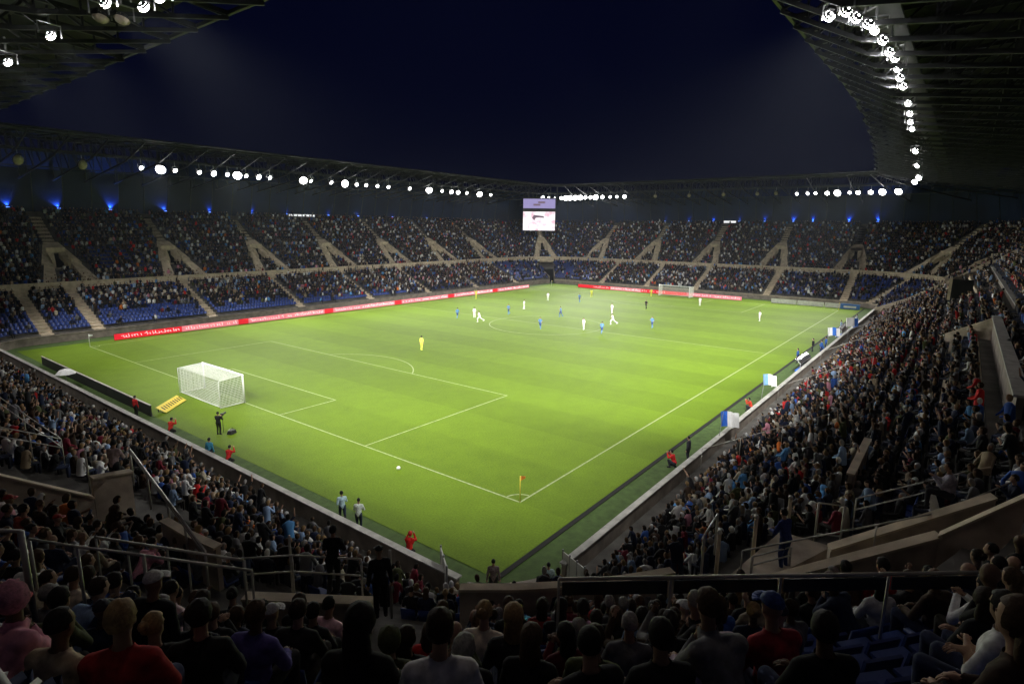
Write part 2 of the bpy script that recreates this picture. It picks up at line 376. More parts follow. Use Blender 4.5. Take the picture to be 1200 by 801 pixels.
# wall between the tiered stand and the open bank (near right, far end; and far left corner)
mb = MB()
for o0, o1 in ((-.2, 5), (5.003, 10), (10.003, 16), (16.003, 27.2)):
    z0 = z_near(max(o0, 0))+1.1; z1 = max(z_near(o1), z_up(o1) if o1 > 9.9 else 0)+1.1
    mb.hexa([(XSEAM-.15, YS-o0, -.3), (XSEAM+.15, YS-o0, -.3), (XSEAM+.15, YS-o1, -.3), (XSEAM-.15, YS-o1, -.3), (XSEAM-.15, YS-o0, z0), (XSEAM+.15, YS-o0, z0), (XSEAM+.15, YS-o1, z1), (XSEAM-.15, YS-o1, z1)])
mb.build('dividing_wall', M['coping'], stand_s)
mb = MB()
for o0, o1 in ((-.2, 5), (5.003, 10), (10.003, 16), (16.003, 27.2)):
    z0 = z_near(max(o0, 0))+1.0; z1 = max(z_near(o1), z_up(o1) if o1 > 9.9 else 0)+1.0; y = YN-R0
    mb.hexa([(XW-o0, y-.15, -.3), (XW-o0, y+.15, -.3), (XW-o1, y+.15, -.3), (XW-o1, y-.15, -.3), (XW-o0, y-.15, z0), (XW-o0, y+.15, z0), (XW-o1, y+.15, z1), (XW-o1, y-.15, z1)])
mb.build('dividing_wall', M['concrete'], stand_w)

# near exits: landing with steps, pit, cheek walls with copings, back wall
def near_exit(i, side, a, b, st, landing=True):
    o0, o1 = NVC.get(i, (10.2, 13.6)); zf = z_near(o0)-1.4; u = su(side, 11)*.14
    for s in ((a, b) if i != 2 else ()):
        wl = MB(); obox(wl, side, s-u, s+u, o0-.05, o1+.3, zf-.4, z_near(o0)+.85, zt=z_near(o1)+.95); wl.build('cheek_wall', M['warm'], st)
        cp = MB(); obox(cp, side, s-u*1.5, s+u*1.5, o0-.12, o1+.3, z_near(o0)+.853, z_near(o0)+.93, zt=z_near(o1)+1.03); cp.build('cheek_coping', M['coping'], st)
    hw = MB(); obox(hw, side, a+u, b-u, o1+.02, o1+.3, z_near(o1)-.6, z_near(o1)+.95); hw.build('head_wall', M['warm'], st)
    fl = MB(); obox(fl, side, a+u, b-u, o0, o1+2, zf-.2, zf); fl.build('passage_floor', M['dark_concrete'], st)
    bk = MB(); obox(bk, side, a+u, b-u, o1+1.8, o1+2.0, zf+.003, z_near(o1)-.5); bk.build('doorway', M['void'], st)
    if landing:
        g = su(side, 9.5)*.9
        ld = MB(); obox(ld, side, a-g*(2.4 if i == 0 else 1), b+g, 8.35, o0-.06, 4.6, LZ-.15); ld.build('landing', M['warm'], st)
        ld = MB(); obox(ld, side, a+u*4, b-u*4, 9.15, o0-.1, LZ-.147, LZ); ld.build('landing_step', M['warm'], st)
        for k in (0, 1):
            sp = MB(); o = 8.0-k*.35; obox(sp, side, a-g*.7, a+g*1.4, o, o+.34, 4.4, LZ-.35-k*.2); sp.build('step', M['warm'], st)
# low barrier walls linking the exits at the foot of the upper rows
def barrier(st, side, a, b, ztop=7.45, o=9.92, m='warm'):
    mb = MB(); obox(mb, side, a, b, o, o+.14, 6.0, ztop); mb.build('barrier_wall', M[m], st)
    mb = MB(); obox(mb, side, a, b, o-.06, o+.2, ztop+.003, ztop+.07); mb.build('barrier_coping', M['coping'], st)
barrier(stand_c, 'SW', 180.5, 190.5, 7.2); barrier(stand_c, 'SW', 216, 236, 7.2); barrier(stand_s, 'S', -3.2, 1.2, 7.3)
mb = MB()
for o0, o1 in ((9.3, 10.4), (10.41, 14.2)): obox(mb, 'W', 2.75, 2.95, o0, o1, 4.9, z_near(o0)+.95 if o0 > 10 else LZ+.95, zt=z_near(o1)+.95 if o0 > 10 else LZ+1.1)
mb.build('stair_wall', M['warm'], stand_w)
mb = MB(); obox(mb, 'W', 2.68, 3.02, 9.25, 10.4, LZ+.953, LZ+1.02, zt=LZ+1.17); obox(mb, 'W', 2.68, 3.02, 10.41, 14.25, z_near(10.41)+.953, z_near(10.41)+1.02, zt=z_near(14.25)+1.02); mb.build('stair_coping', M['coping'], stand_w)
def slant_wall(st, pts, drop, th=.22):      # wall with a coping that climbs the rows: pts = points of its top edge
    for a_, b_ in zip(pts, pts[1:]):
        a_, b_ = Vector(a_), Vector(b_); d = (b_-a_); n_ = Vector((-d.y, d.x, 0)).normalized()*th/2
        for nm, lo, hi, k_, m_ in (('exit_wall', -drop, -.07, 1, 'warm'), ('exit_coping', -.067, 0, 1.5, 'coping')):
            mb = MB(); L_, H_ = Vector((0, 0, lo)), Vector((0, 0, hi)); q = n_*k_
            mb.hexa([a_-q+L_, b_-q+L_, b_+q+L_, a_+q+L_, a_-q+H_, b_-q+H_, b_+q+H_, a_+q+H_]); mb.build(nm, M[m_], st)
slant_wall(stand_c, [at_z(972, 640, 7.0), at_z(1165, 580, 8.9)], 1.3)
slant_wall(stand_c, [at_z(905, 676, 6.9), at_z(1100, 625, 8.4), at_z(1205, 578, 9.9)], 1.6)
slant_wall(stand_c, [at_z(286, 697, 6.5), at_z(436, 703, 6.5)], 1.5)
mb = MB(); c4 = [at_z(838, 688, 6.45), at_z(905, 676, 6.45), at_z(975, 640, 6.45), at_z(915, 622, 6.45)]; mb.hexa([p-Vector((0, 0, .5)) for p in c4]+c4); mb.build('landing', M['warm'], stand_c)
# right stand: long pale copings over the exit boxes
def wall_x(st, name, x0, x1, y, z0, z1, w, m):
    mb = MB(); n = max(1, int((x1-x0)/8))
    mb.box(((x0+x1)/2, y, (z0+z1)/2), (x1-x0, w, z1-z0)); return mb.build(name, M[m], st)
wall_x(stand_s, 'head_wall', 1.5, 25.0, -20.62, 7.5, 9.93, .22, 'concrete'); wall_x(stand_s, 'long_coping', .8, 25.2, -20.6, 9.933, 10.02, .5, 'edge')
wall_x(stand_s, 'inner_wall', 8.2, 25.0, -20.0, 6.6, 8.1, .16, 'dark_concrete'); wall_x(stand_s, 'inner_coping', 8.1, 25.2, -20.0, 8.103, 8.19, .3, 'coping')
mb = MB()     # triangular end wall
mb.hexa([(25.3, -20.7, 7.8), (25.6, -20.7, 7.8), (28.1, -18.0, 6.2), (27.8, -18.0, 6.2), (25.3, -20.7, 9.95), (25.6, -20.7, 9.95), (28.1, -18.0, 8.1), (27.8, -18.0, 8.1)])
mb.build('end_wall', M['warm'], stand_s)
wall_x(stand_s, 'head_wall', 33, 96, -22.2, 8.5, 10.05, .25, 'concrete'); wall_x(stand_s, 'long_coping', 32.6, 98, -22.2, 10.053, 10.14, .6, 'edge')
mb = MB(); mb.hexa([(97.9, -22.3, 6.5), (98.3, -22.3, 6.5), (90.3, -17.4, 6.5), (89.9, -17.4, 6.5), (97.9, -22.3, 10.1), (98.3, -22.3, 10.1), (90.3, -17.4, 8.4), (89.9, -17.4, 8.4)]); mb.build('end_wall', M['warm'], stand_s)
mb = MB(); mb.box((61.5, -17.5, 8.8), (.35, .3, 2.6)); mb.build('door_post', M['coping'], stand_s)
mb = MB(); mb.bar((66.2, -19.3, 10.0), (62.3, -20.6, 7.7), .35); mb.build('door_post', M['coping'], stand_s)
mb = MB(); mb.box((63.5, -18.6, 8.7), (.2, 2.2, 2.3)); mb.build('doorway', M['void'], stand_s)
for (x0, x1) in ((6.9, 12.2), (21.6, 26.0)):
    mb = MB(); mb.box(((x0+x1)/2, -19.1, 7.8), (x1-x0, 1.5, .16)); mb.build('landing', M['coping'], stand_s)
# solid back walls of the near stands
for st, sg in ((stand_w, NEAR[0]), (stand_s, NEAR[2]), (stand_c, NEAR[1])):
    mb = MB(); strip(mb, [sg], [(27.3, -.5), (27.7, -.5), (27.7, 18.0), (27.3, 18.0)]); mb.build('rear_wall', M['dark_concrete'], st)

# ------------------------------------------------------------------ roofs
def truss_mesh(oi):
    mb = MB()
    top = lambda o: 26.6+.055*o
    def bot(o): return 26.3-((o-oi)/(7-oi))*2.0 if o < 7 else 24.3-.13*(o-7)
    nodes = [oi, oi+(7-oi)*.33, oi+(7-oi)*.66, 7, 10, 13, 16.5, 20, 24, 28]
    mb.bar((oi, 0, top(oi)), (28, 0, top(28)), .2, .24); mb.bar((oi, 0, bot(oi)), (7, 0, bot(7)), .16, .2); mb.bar((7, 0, bot(7)), (28, 0, bot(28)), .18, .22)
    for a, b in zip(nodes, nodes[1:]):
        mb.bar((a, 0, bot(a)+.05), (b, 0, top(b)-.05), .1); mb.bar((b, 0, bot(b)+.08), (b, 0, top(b)-.08), .1)
    mb.bar((28, 0, 27.9), (28, 0, 17), .35, .35)
    return mb.mesh('truss', M['truss'])
ROOF = []; TCACHE = {}
def roof(label, segs, pitch_m, oi=0.0):
    r = thing('stadium_roof', label, 'roof'); ROOF.append(r)
    segs = [(g[0], g[1], g[2], g[3] if len(g) > 3 else oi) for g in segs]
    for side, s0, s1, o_ in segs:
        L = abs(s1-s0)*(rad(1)*12 if len(side) == 2 else 1); n = max(1, int(L/pitch_m)); k_ = round(o_, 2)
        if k_ not in TCACHE: TCACHE[k_] = truss_mesh(k_)
        for i in range(n):
            s = s0+(s1-s0)*(i+.5)/n; x, y, a = bp(side, s, 0); link('roof_truss', TCACHE[k_], r, (x, y, 0), a)
    sheet_, pur = MB(), MB()
    for side, s0, s1, o_ in segs:
        strip(sheet_, [(side, s0, s1)], [(o_+1.5, 27.0), (28.5, 28.6), (28.5, 28.75), (o_+1.5, 27.15)]); strip(pur, [(side, s0, s1)], [(o_-.09, 26.4), (o_+.09, 26.4), (o_+.09, 26.6), (o_-.09, 26.6)])
    sheet_.build('roof_sheet', M['cladding'], r); pur.build('edge_beam', M['truss'], r)
    segs = [g[:3] for g in segs]
    for o, z in ((7, 27.1), (13, 27.4), (20, 27.75)):
        mb = MB(); strip(mb, segs, [(o-.09, z-.2), (o+.09, z-.2), (o+.09, z), (o-.09, z)]); mb.build('purlin', M['truss'], r)
    for o, z in ((7.0, 25.0), (8.6, 24.9), (16.5, 23.4)):
        mb = MB(); strip(mb, segs, [(o-.08, z-.16), (o+.08, z-.16), (o+.08, z), (o-.08, z)]); mb.build('gangway_beam', M['truss'], r)
    mb = MB(); strip(mb, segs, [(7.15, 25.01), (8.5, 25.01), (8.5, 25.05), (7.15, 25.05)]); mb.build('gangway', M['truss'], r)
    mb = MB(); strip(mb, segs, [(26.3, 16.6), (24.6, 23.6), (22.4, 26.2), (22.5, 26.3), (24.75, 23.7), (26.45, 16.6)]); mb.build('back_lining', M['lining'], r)
    mb = MB()
    for side, s0, s1 in segs:
        n = max(1, int(abs(s1-s0)*(.5 if len(side) == 2 else 1)/4.0))
        for i in range(n+1):
            s = s0+(s1-s0)*i/n; mb.bar(B(side, s, 26.2, 16.8), B(side, s, 24.5, 23.6), .12, .12)
    mb.build('lining_rib', M['truss'], r)
    return r
roof('dark steel trussed roof over the far left stand with a row of white floodlights', [('NW', 180, 90), ('N', XW+R0, XE-R0), ('NE', 90, 45)], 4.2)
roof('dark steel trussed roof over the stand behind the far goal', [('NE', 45, 0), ('E', YN-R0, 14), ('E', 14, 6, -.9), ('E', 6, YS+R0, -1.9), ('SE', 360, 315, -2.7)], 4.2)
roof('dark trussed roof high on the right with many closely set bars and a curving chain of lights', [('SE', 315, 270, -2.7)]+[('S', XE-R0-k*7.9, XE-R0-(k+1)*7.9, 3.2-6.0*(max(0, XE-R0-(k+.5)*7.9-30)/75)**1.4) for k in range(10)]+[('S', XE-R0-79, XW+R0, 3.2)], 2.7)
roof('dark trussed roof reaching in at the top left above the near goal stand', [('W', YS+R0, YN-R0)], 3.4, -1.6)
# slim downpipe by the right edge
def at_y(px, py, y): d = ray(px, py); return CAM+d*((y-CAM.y)/d.y)
t_ = thing('column', 'thin pale upright column near the top right corner of the picture', 'column'); mb = MB(); mb.tube([at_y(1162, -20, -27), at_y(1156, 62, -27)], .13, 8); mb.build('shaft', M['rail'], t_)
mb = MB(); mb.tube([at_y(1156, 62.5, -27), at_y(1153, 96, -27)], .07, 8); mb.build('lower_shaft', M['truss'], t_)

# ------------------------------------------------------------------ floodlights
lensm = emis('lit_floodlight_glass', (1, .99, .96), 12); lensm.cycles.emission_sampling = 'NONE'
softm = emis('dim_floodlight_glass', (.9, .93, 1), 7); softm.cycles.emission_sampling = 'NONE'
offm = mat('unlit_floodlight_glass', (.4, .34, .26), .2, .2, 4)
def lamp_meshes(sz):
    hb = MB(); hb.tube([(-.30*sz, 0, 0), (-.12*sz, 0, 0), (0, 0, 0)], [.26*sz, .42*sz, .5*sz], 12); hb.box((-.06*sz, 0, .52*sz), (.36*sz, .9*sz, .04*sz))
    ln_ = MB(); ln_.ball((.02*sz, 0, 0), .46*sz, 12, 0, (.75, 1, 1))
    return hb.mesh('lamp_housing', M['black'], True), ln_.mesh('lens', lensm), ln_.mesh('lens', softm), ln_.mesh('lens', offm)
LMESH = {z: lamp_meshes(z) for z in (.5, .7, 1.0, 1.5)}
br = MB(); br.tube([(0, -.5, 0), (0, -.5, .55), (0, .5, .55), (0, .5, 0)], .04, 5); br.tube([(0, 0, .55), (0, 0, 1.3)], .06, 5); BRK = br.mesh('bracket', M['steel'])
SPOT = {}
def spot_data(p):
    if p not in SPOT:
        l = bpy.data.lights.new('floodlight_beam', 'SPOT'); l.energy = p; l.spot_size = rad(80); l.spot_blend = 1.0; l.shadow_soft_size = .35; l.color = (1, .985, .94); SPOT[p] = l
    return SPOT[p]
LPOS = []
# where on the pitch each lit floodlight points (metres from the near corner flag), spread for even light
AIMS = [(30,56),(-2,56),(30,56),(30,56),(38,48),(22,48),(14,56),(46,56),(54,48),(54,56),(30,48),(54,56),(62,56),(46,16),(46,48),(54,16),(62,48),(62,48),(70,16),(54,56),(78,16),(78,48),(70,48),(86,48),(78,56),(86,56),(94,56),(94,56),(94,56),(94,48),(94,56),(94,56),(94,56),(94,48),(94,40),(86,24),(86,24),(86,24),(86,24),(86,24),(86,24),(94,32),(94,32),(94,24),(94,24),(94,16),(94,16),(94,16),(94,8),(94,8),(94,8),(94,8),(78,8),(78,16),(70,16),(62,16),(62,16),(54,16),(54,16),(54,16),(54,24),(54,24),(46,24),(38,16),(38,16),(46,24),(-2,16),(30,8),(46,24),(46,24),(46,24),(14,32),(14,24),(46,24),(14,16),(14,8),(70,32),(22,32),(14,56),(14,32),(14,40),(14,48),(14,64),(14,64),(14,8),(6,16),(14,8),(14,8)]
def floodlight(p, aim, size, power, label, group, state='lit'):
    t = thing('floodlight', label, 'floodlight', p, 0, group)
    if power: aim = (*AIMS[len(LPOS) % len(AIMS)], 0); LPOS.append(1)
    d = Vector(aim)-Vector(p); q = d.to_track_quat('X', 'Z'); hm, l1, l2, l3 = LMESH[size]
    link('bracket', BRK, t, rz=math.atan2(d.y, d.x)+math.pi/2)
    hd = link('lamp_housing', hm, t); hd.rotation_mode = 'QUATERNION'; hd.rotation_quaternion = q
    ls = link('lens', {'lit': l1, 'soft': l2, 'off': l3}[state], hd)
    if power:
        so = link('beam', spot_data(power), hd); so.location = (.3*size, 0, 0); so.rotation_euler = (0, -math.pi/2, 0)
ordn = ['first', 'second', 'third', 'fourth', 'fifth', 'sixth', 'seventh', 'eighth', 'ninth', 'tenth', 'eleventh', 'twelfth', 'thirteenth', 'fourteenth', 'fifteenth', 'sixteenth', 'seventeenth', 'eighteenth', 'nineteenth', 'twentieth', 'twenty first', 'twenty second', 'twenty third', 'twenty fourth', 'twenty fifth', 'twenty sixth', 'twenty seventh', 'twenty eighth', 'twenty ninth', 'thirtieth', 'thirty first', 'thirty second', 'thirty third', 'thirty fourth', 'thirty fifth', 'thirty sixth']
szn = {.5: 'small', .7: 'small', 1.0: 'medium', 1.5: 'large'}
leftpx = [(165, .7), (188, 1.5), (205, .7), (233, .7), (250, 1.0), (266, .7), (278, 1.5), (288, .7), (303, 1.0), (316, .7), (355, 1.5), (364, .7), (388, .7), (404, 1.5), (418, .7), (429, .7), (442, .7), (455, .7), (480, .7), (503, 1.5), (518, .7), (529, 1.0), (537, 1.0), (547, .7), (562, 1.5), (575, .7)]
def ring_y(px, yoff):           # point on the far left lamp gangway seen at this column
    best = None
    for k in range(0, 1300):
        x = -4+k*.1; q = pix((x, YN+yoff, 24.1))
        if q and (best is None or abs(q[0]-px) < best[0]): best = (abs(q[0]-px), x)
    return best[1]
def ring_x(px):
    best = None
    for k in range(0, 950):
        y = -6+k*.1; q = pix((XE+6.9, y, 24.1))
        if q and (best is None or abs(q[0]-px) < best[0]): best = (abs(q[0]-px), y)
    return best[1]
for i, (px, s) in enumerate(leftpx):
    x = ring_y(px, 6.9); floodlight((x, YN+6.9, 23.5), (x*.75+12+(i % 3-1)*8, (56, 34, 12)[i % 3], 0), s, SPOT_W*{.7: .5, 1.0: 1, 1.5: 2.0}[s], f'{szn[s]} lit floodlight under far left roof, {ordn[i]} of its row from left', 'floodlights under the far left roof')
for i, px in enumerate((20, 95)):
    x = ring_y(px, 6.9); floodlight((x, YN+6.9, 23.3), (x+30, 30, 8), 1.5, 0, ['unlit floodlight under the far left roof, nearest the left edge of the picture', 'unlit floodlight under the far left roof just before the lit row'][i], 'floodlights under the far left roof', 'off')
cpx = [(629, 1.0), (636, 1.5), (643, 1.0), (650, .7), (658, 1.0), (663, 1.5), (668, 1.5), (674, 1.5), (680, 1.5), (686, 1.0), (692, 1.0), (698, 1.5), (706, 1.0), (715, .7), (723, .7), (732, 1.0)]
for i, (px, s) in enumerate(cpx):
    y = ring_x(px); floodlight((XE+6.9, y, 23.7), ((92, 68, 44)[i % 3], 62-(i*29) % 56, 0), s, SPOT_W*{.7: .4, 1.0: .7, 1.5: 1.1}[s], f'{szn[s]} floodlight in bright cluster right of the screen, {ordn[i]} from left', 'floodlights under the roof behind the far goal')
for i, px in enumerate((768, 808, 848, 888, 910)):
    y = ring_x(px); floodlight((XE+6.9, y, 23.6), (60, 34, 0), 1.0, 0, f'unlit floodlight under the roof behind the far goal, {ordn[i]} right of the bright cluster', 'floodlights under the roof behind the far goal', 'off')
rpx = [(934, .7), (947, .7), (956, .7), (970, 1.0), (982, 1.5), (996, .7), (1006, 1.0), (1021, 1.0), (1035, 1.5), (1057, 1.5)]
for i, (px, s) in enumerate(rpx):
    y = ring_x(px); floodlight((XE+6.9, y, 23.4), ((94, 74, 54)[i % 3], 10+(i*17) % 50, 0), s, SPOT_W*{.7: .4, 1.0: .7, 1.5: 1.2}[s], f'{szn[s]} lit floodlight right behind far goal, {ordn[i]} from left of its row', 'floodlights under the roof behind the far goal')
chain = [(1072, 213, 1.5), (1077, 208, 1.5), (1075, 194, .7), (1073, 177, 1.5), (1069, 151, 1.5), (1067, 143, .7), (1066.5, 133, 1.0), (1064.5, 121, 1.0), (1059, 101, .7), (1055, 91, 1.5), (1052.5, 80, 1.0), (1049, 68, 1.5), (1043, 61, 1.0), (1035, 47, 1.0), (1025, 35, 1.0), (1018, 28, 1.5), (1004, 21, 1.0), (992, 13, 1.5), (972, 19, .7)]
for i, (px, py, s) in enumerate(chain):
    p = at_z(px, py, 24.1)
    if p.x > 108: p = Vector((108+(i*1.5), p.y, 24.1))
    near = p.x < 30
    s = .5 if p.x < 45 else (.7 if p.x < 75 else 1.0)
    floodlight(tuple(p), (p.x*.8+8+(i % 3)*7, (10, 26, 50)[i % 3], 0), s, SPOT_W*(.6 if near else .8), f'lit floodlight in the curving right roof chain, {ordn[i]} up from far corner', 'floodlights in the chain under the right roof')
for i, (px, py) in enumerate(((9, 73), (59, 42), (123, 3), (168, 8), (187, -3))):
    p = at_z(px, py, 24.1); floodlight(tuple(p), ((10, 34, 60, 22, 45)[i], (16, 30, 40, 4, 12)[i], 0), .5, SPOT_W*.8, ['lit floodlight at the top left roof, closest to the left edge', 'lit floodlight at the top left roof beside two bare brackets', 'lit floodlight cut by the top edge of the picture above the hanging brackets', 'bright floodlight near the top edge, right of the hanging brackets', 'lit floodlight at the top left, rightmost and half above the picture edge'][i], 'floodlights under the top left roof')
for i, (px, py) in enumerate(((118, 20), (143, 22))):
    p = at_z(px, py, 24.2); floodlight(tuple(p), (-16, 12, 16), .7, 0, ['unlit lamp hanging in the top left roof, left one of the pair', 'unlit lamp hanging in the top left roof, right one of the pair'][i], 'floodlights under the top left roof', 'off')
# the same ring of lights goes on above the near goal, beyond the left edge of the picture
for i, y in enumerate((24, 30, 36, 42, 48, 54, 60, 66)):
    floodlight((-15.9, y, 23.7), ((12, 34, 58)[i % 3], y+(i % 2)*8-4, 0), 1.0, SPOT_W*.8, f'lit floodlight under the roof above the near goal, {ordn[i]} beyond the left picture edge', 'floodlights under the top left roof')
for i, a in enumerate((250, 262, 200, 215)):
    q_ = B('SW', a, 7.0, 23.9); floodlight(tuple(q_), ((14, 24, 4, 10)[i], (6, 12, 14, 30)[i], 0), .7, SPOT_W*.1, f'floodlight of the near corner roof ring above the camera view, {ordn[i]}', 'floodlights of the near corner ring')
# warm tubes as at top left, more added unseen to brighten the near rows
wlm = emis('warm_tube', (1, .72, .42), 3.0); wlm.cycles.emission_sampling = 'NONE'
wl_ = bpy.data.lights.new('fill_light', 'SPOT'); wl_.energy = 38; wl_.color = (1, .84, .66); wl_.spot_size = rad(150); wl_.spot_blend = 1; wl_.shadow_soft_size = .5
for i, (sd, s_) in enumerate((('W', 12), ('SW', 188), ('SW', 214), ('SW', 240), ('SW', 264), ('S', 10), ('S', 26), ('W', 28))):
    q_ = B(sd, s_, 15.5, 23.3); t_ = thing('fill_lamp', f'warm fill lamp tube under the near roof, {ordn[i]} of its row', 'lamp', q_, bp(sd, s_, 0)[2], 'warm fill lamps under the near roofs')
    mb = MB(); mb.box((0, 0, .12), (.22, 1.5, .12)); mb.build('lamp_housing', M['steel'], t_); mb = MB(); mb.box((0, 0, .03), (.16, 1.4, .05)); mb.build('tube', wlm, t_); mb = MB(); mb.tube([(0, 0, .15), (0, 0, 1.4)], .03, 6); mb.build('hanger', M['steel'], t_)
    so = link('glow', wl_, t_); so.location = (0, 0, -.05)
# small blue uplights against the back lining
blm = emis('blue_lamp_glass', (.1, .25, 1), 1.6); blm.cycles.emission_sampling = 'NONE'
def blue(e): 
    bl = bpy.data.lights.new('blue_beam', 'SPOT'); bl.energy = e*.4; bl.color = (.05, .18, 1); bl.spot_size = rad(95); bl.spot_blend = .7; bl.shadow_soft_size = .1; return bl
hb = MB(); hb.tube([(0, 0, 0), (0, 0, .5)], [.16, .3], 8); UH = hb.mesh('lamp_housing', M['black']); hb = MB(); hb.tube([(0, 0, .503), (0, 0, .6)], [.28, .2], 8); UL = hb.mesh('lens', blm)
BE = {('N', 0): 900, ('N', 1): 1000, ('N', 2): 1900, ('N', 3): 800, ('N', 4): 450, ('N', 5): 350, ('N', 6): 300, ('N', 7): 160, ('N', 8): 90, ('N', 9): 60, ('N', 10): 50, ('E', 0): 120, ('E', 1): 160, ('E', 2): 200, ('E', 3): 350, ('E', 4): 450, ('E', 5): 700, ('E', 6): 600, ('E', 7): 800, ('E', 8): 1500, ('S', 0): 900, ('S', 1): 900}
def uplight(side, s, i, where, g):
    p = B(side, s, 25.85, 17.05); t = thing('uplight', f'blue uplight on the back wall, {where}', 'uplight', p, 0, g)
    hd = link('lamp_housing', UH, t); ls = link('lens', UL, hd); so = link('beam', blue(BE.get((side, i), 300)), hd); so.location = (0, 0, .7); so.rotation_euler = (math.pi+.1, random.uniform(-.5, .5), 0)
    a = bp(side, s, 0)[2]; hd.rotation_euler = (0, 0, 0)
def n_for(px, py=225):
    best = None
    for k in range(0, 1300):
        x = -4+k*.1; q = pix((x, YN+25.9, 17))
        if q and (best is None or abs(q[0]-px) < best[0]): best = (abs(q[0]-px), x)
    return best[1]
for i, px in enumerate((10, 69, 130, 194, 246, 296, 337, 385, 420, 460, 500)): uplight('N', n_for(px), i, f'{ordn[i]} from the left of the far left stand', 'blue uplights of the far left stand')
for i, y in enumerate((52, 45, 38, 31, 24.5, 17.5, 13, 5, -1)): uplight('E', y, i, f'{ordn[i]} from the left behind the far goal', 'blue uplights behind the far goal')
for i, x in enumerate((20, 40)): uplight('S', x, i, ['close to the right edge of the picture', 'second in from the right edge'][i], 'blue uplights of the right stand')

# ------------------------------------------------------------------ video screen in the far corner
scm = bpy.data.materials.new('lit_screen'); scm.use_nodes = True; t = scm.node_tree; b = t.nodes['Principled BSDF']
tc = N(t, 'ShaderNodeTexCoord'); no = N(t, 'ShaderNodeTexNoise'); no.inputs['Scale'].default_value = .45; no.inputs['Detail'].default_value = 3; t.links.new(tc.outputs['Object'], no.inputs['Vector'])
cr = N(t, 'ShaderNodeValToRGB'); e = cr.color_ramp.elements; e[0].position = .36; e[0].color = (.75, .45, .55, 1); e[1].position = .5; e[1].color = (1, .93, .97, 1)
t.links.new(no.outputs[0], cr.inputs[0]); t.links.new(cr.outputs[0], b.inputs['Emission Color']); b.inputs['Emission Strength'].default_value = .62; b.inputs['Base Color'].default_value = (.02, .02, .02, 1)
scm.cycles.emission_sampling = 'NONE'
scu = emis('lit_upper_panel', (.42, .36, .72), .36, (.02, .02, .02)); scu.cycles.emission_sampling = 'NONE'
dkm = emis('dark_image_patch', (.16, .1, .14), .5, (.02, .02, .02)); dkm.cycles.emission_sampling = 'NONE'
a = math.atan2(34-76, 40-104)
scr = thing('video_screen', 'video screen hanging from the roof in the far corner, white picture under a lilac panel', 'screen', (108.9, 75.2, 0), a)
mb = MB(); mb.box((-.35, 0, 18.9), (.6, 9.0, 8.9)); mb.build('frame', M['black'], scr)
mb = MB(); mb.box((0, 0, 17.05), (.09, 8.7, 5.0)); pic = mb.build('picture_panel', scm, scr)
mb = MB(); mb.box((0, 0, 21.7), (.09, 8.7, 2.5)); up = mb.build('upper_panel', scu, scr)
mb = MB(); P = [(.06, .4, 18.5), (.06, -1.4, 18.7), (.06, -1.9, 17.9), (.06, -1.3, 17.2), (.06, -.9, 17.9), (.06, .2, 18.0), (.06, 1.5, 17.9), (.06, 1.2, 18.4)]; mb.poly(P); mb.build('dark_image_patch', dkm, pic)
mb = MB()
for y in (-1.6, 1.6): mb.box((.075, y*.4, 21.7+.2*y), (.02, 1.9, .5))
mb.build('dark_image_patch', dkm, up)
for y in (-3, 3):
    mb = MB(); mb.bar((-.5, y, 23.4), (-.6, y, 26.8), .22); mb.build('hanger', M['truss'], scr)

# white strip signs above aisles, pale glazed box under the balcony
stm = emis('lit_white_sign', (.9, .92, .95), .45); stm.cycles.emission_sampling = 'NONE'
for px, x, lab in ((354, 0, 'white lit strip sign above the fourth exit of the far left upper tier'),):
    t_ = thing('strip_sign', lab, 'sign', (n_for(352), YN+25.2, 16.4)); mb = MB(); mb.box((-1.6, 0, 1.0), (3.0, .12, .42)); mb.build('lit_face', stm, t_); mb = MB(); mb.box((1.7, 0, 1.0), (3.0, .12, .42)); mb.build('lit_face', stm, t_)
    mb = MB(); mb.box((0, .12, 1.0), (6.8, .1, .6)); mb.build('backing', M['black'], t_); mb = MB(); mb.box((0, .2, .0), (.15, .1, 2.2)); mb.build('post', M['steel'], t_)
t_ = thing('strip_sign', 'short white sign above an exit behind the far goal', 'sign', (XE+25, 33.2, 16.4)); mb = MB(); mb.box((0, 0, 1.0), (.12, 3.2, .55)); mb.build('lit_face', stm, t_); mb = MB(); mb.box((.12, 0, .5), (.1, .2, 1.8)); mb.build('post', M['steel'], t_)
t_ = thing('glazed_box', 'long pale glazed box at the back of the far left lower tier, under the balcony', 'cabin', (0, 0, 0)); mb = MB(); mb.box((42.6, YN+12.5, 5.6), (9.6, .5, .8)); mb.build('glass_front', mat('pale_glass', (.5, .53, .55), .3, .1, 1), t_); mb = MB(); mb.box((42.6, YN+12.55, 6.06), (10, .7, .1)); mb.build('roof_edge', M['steel'], t_)

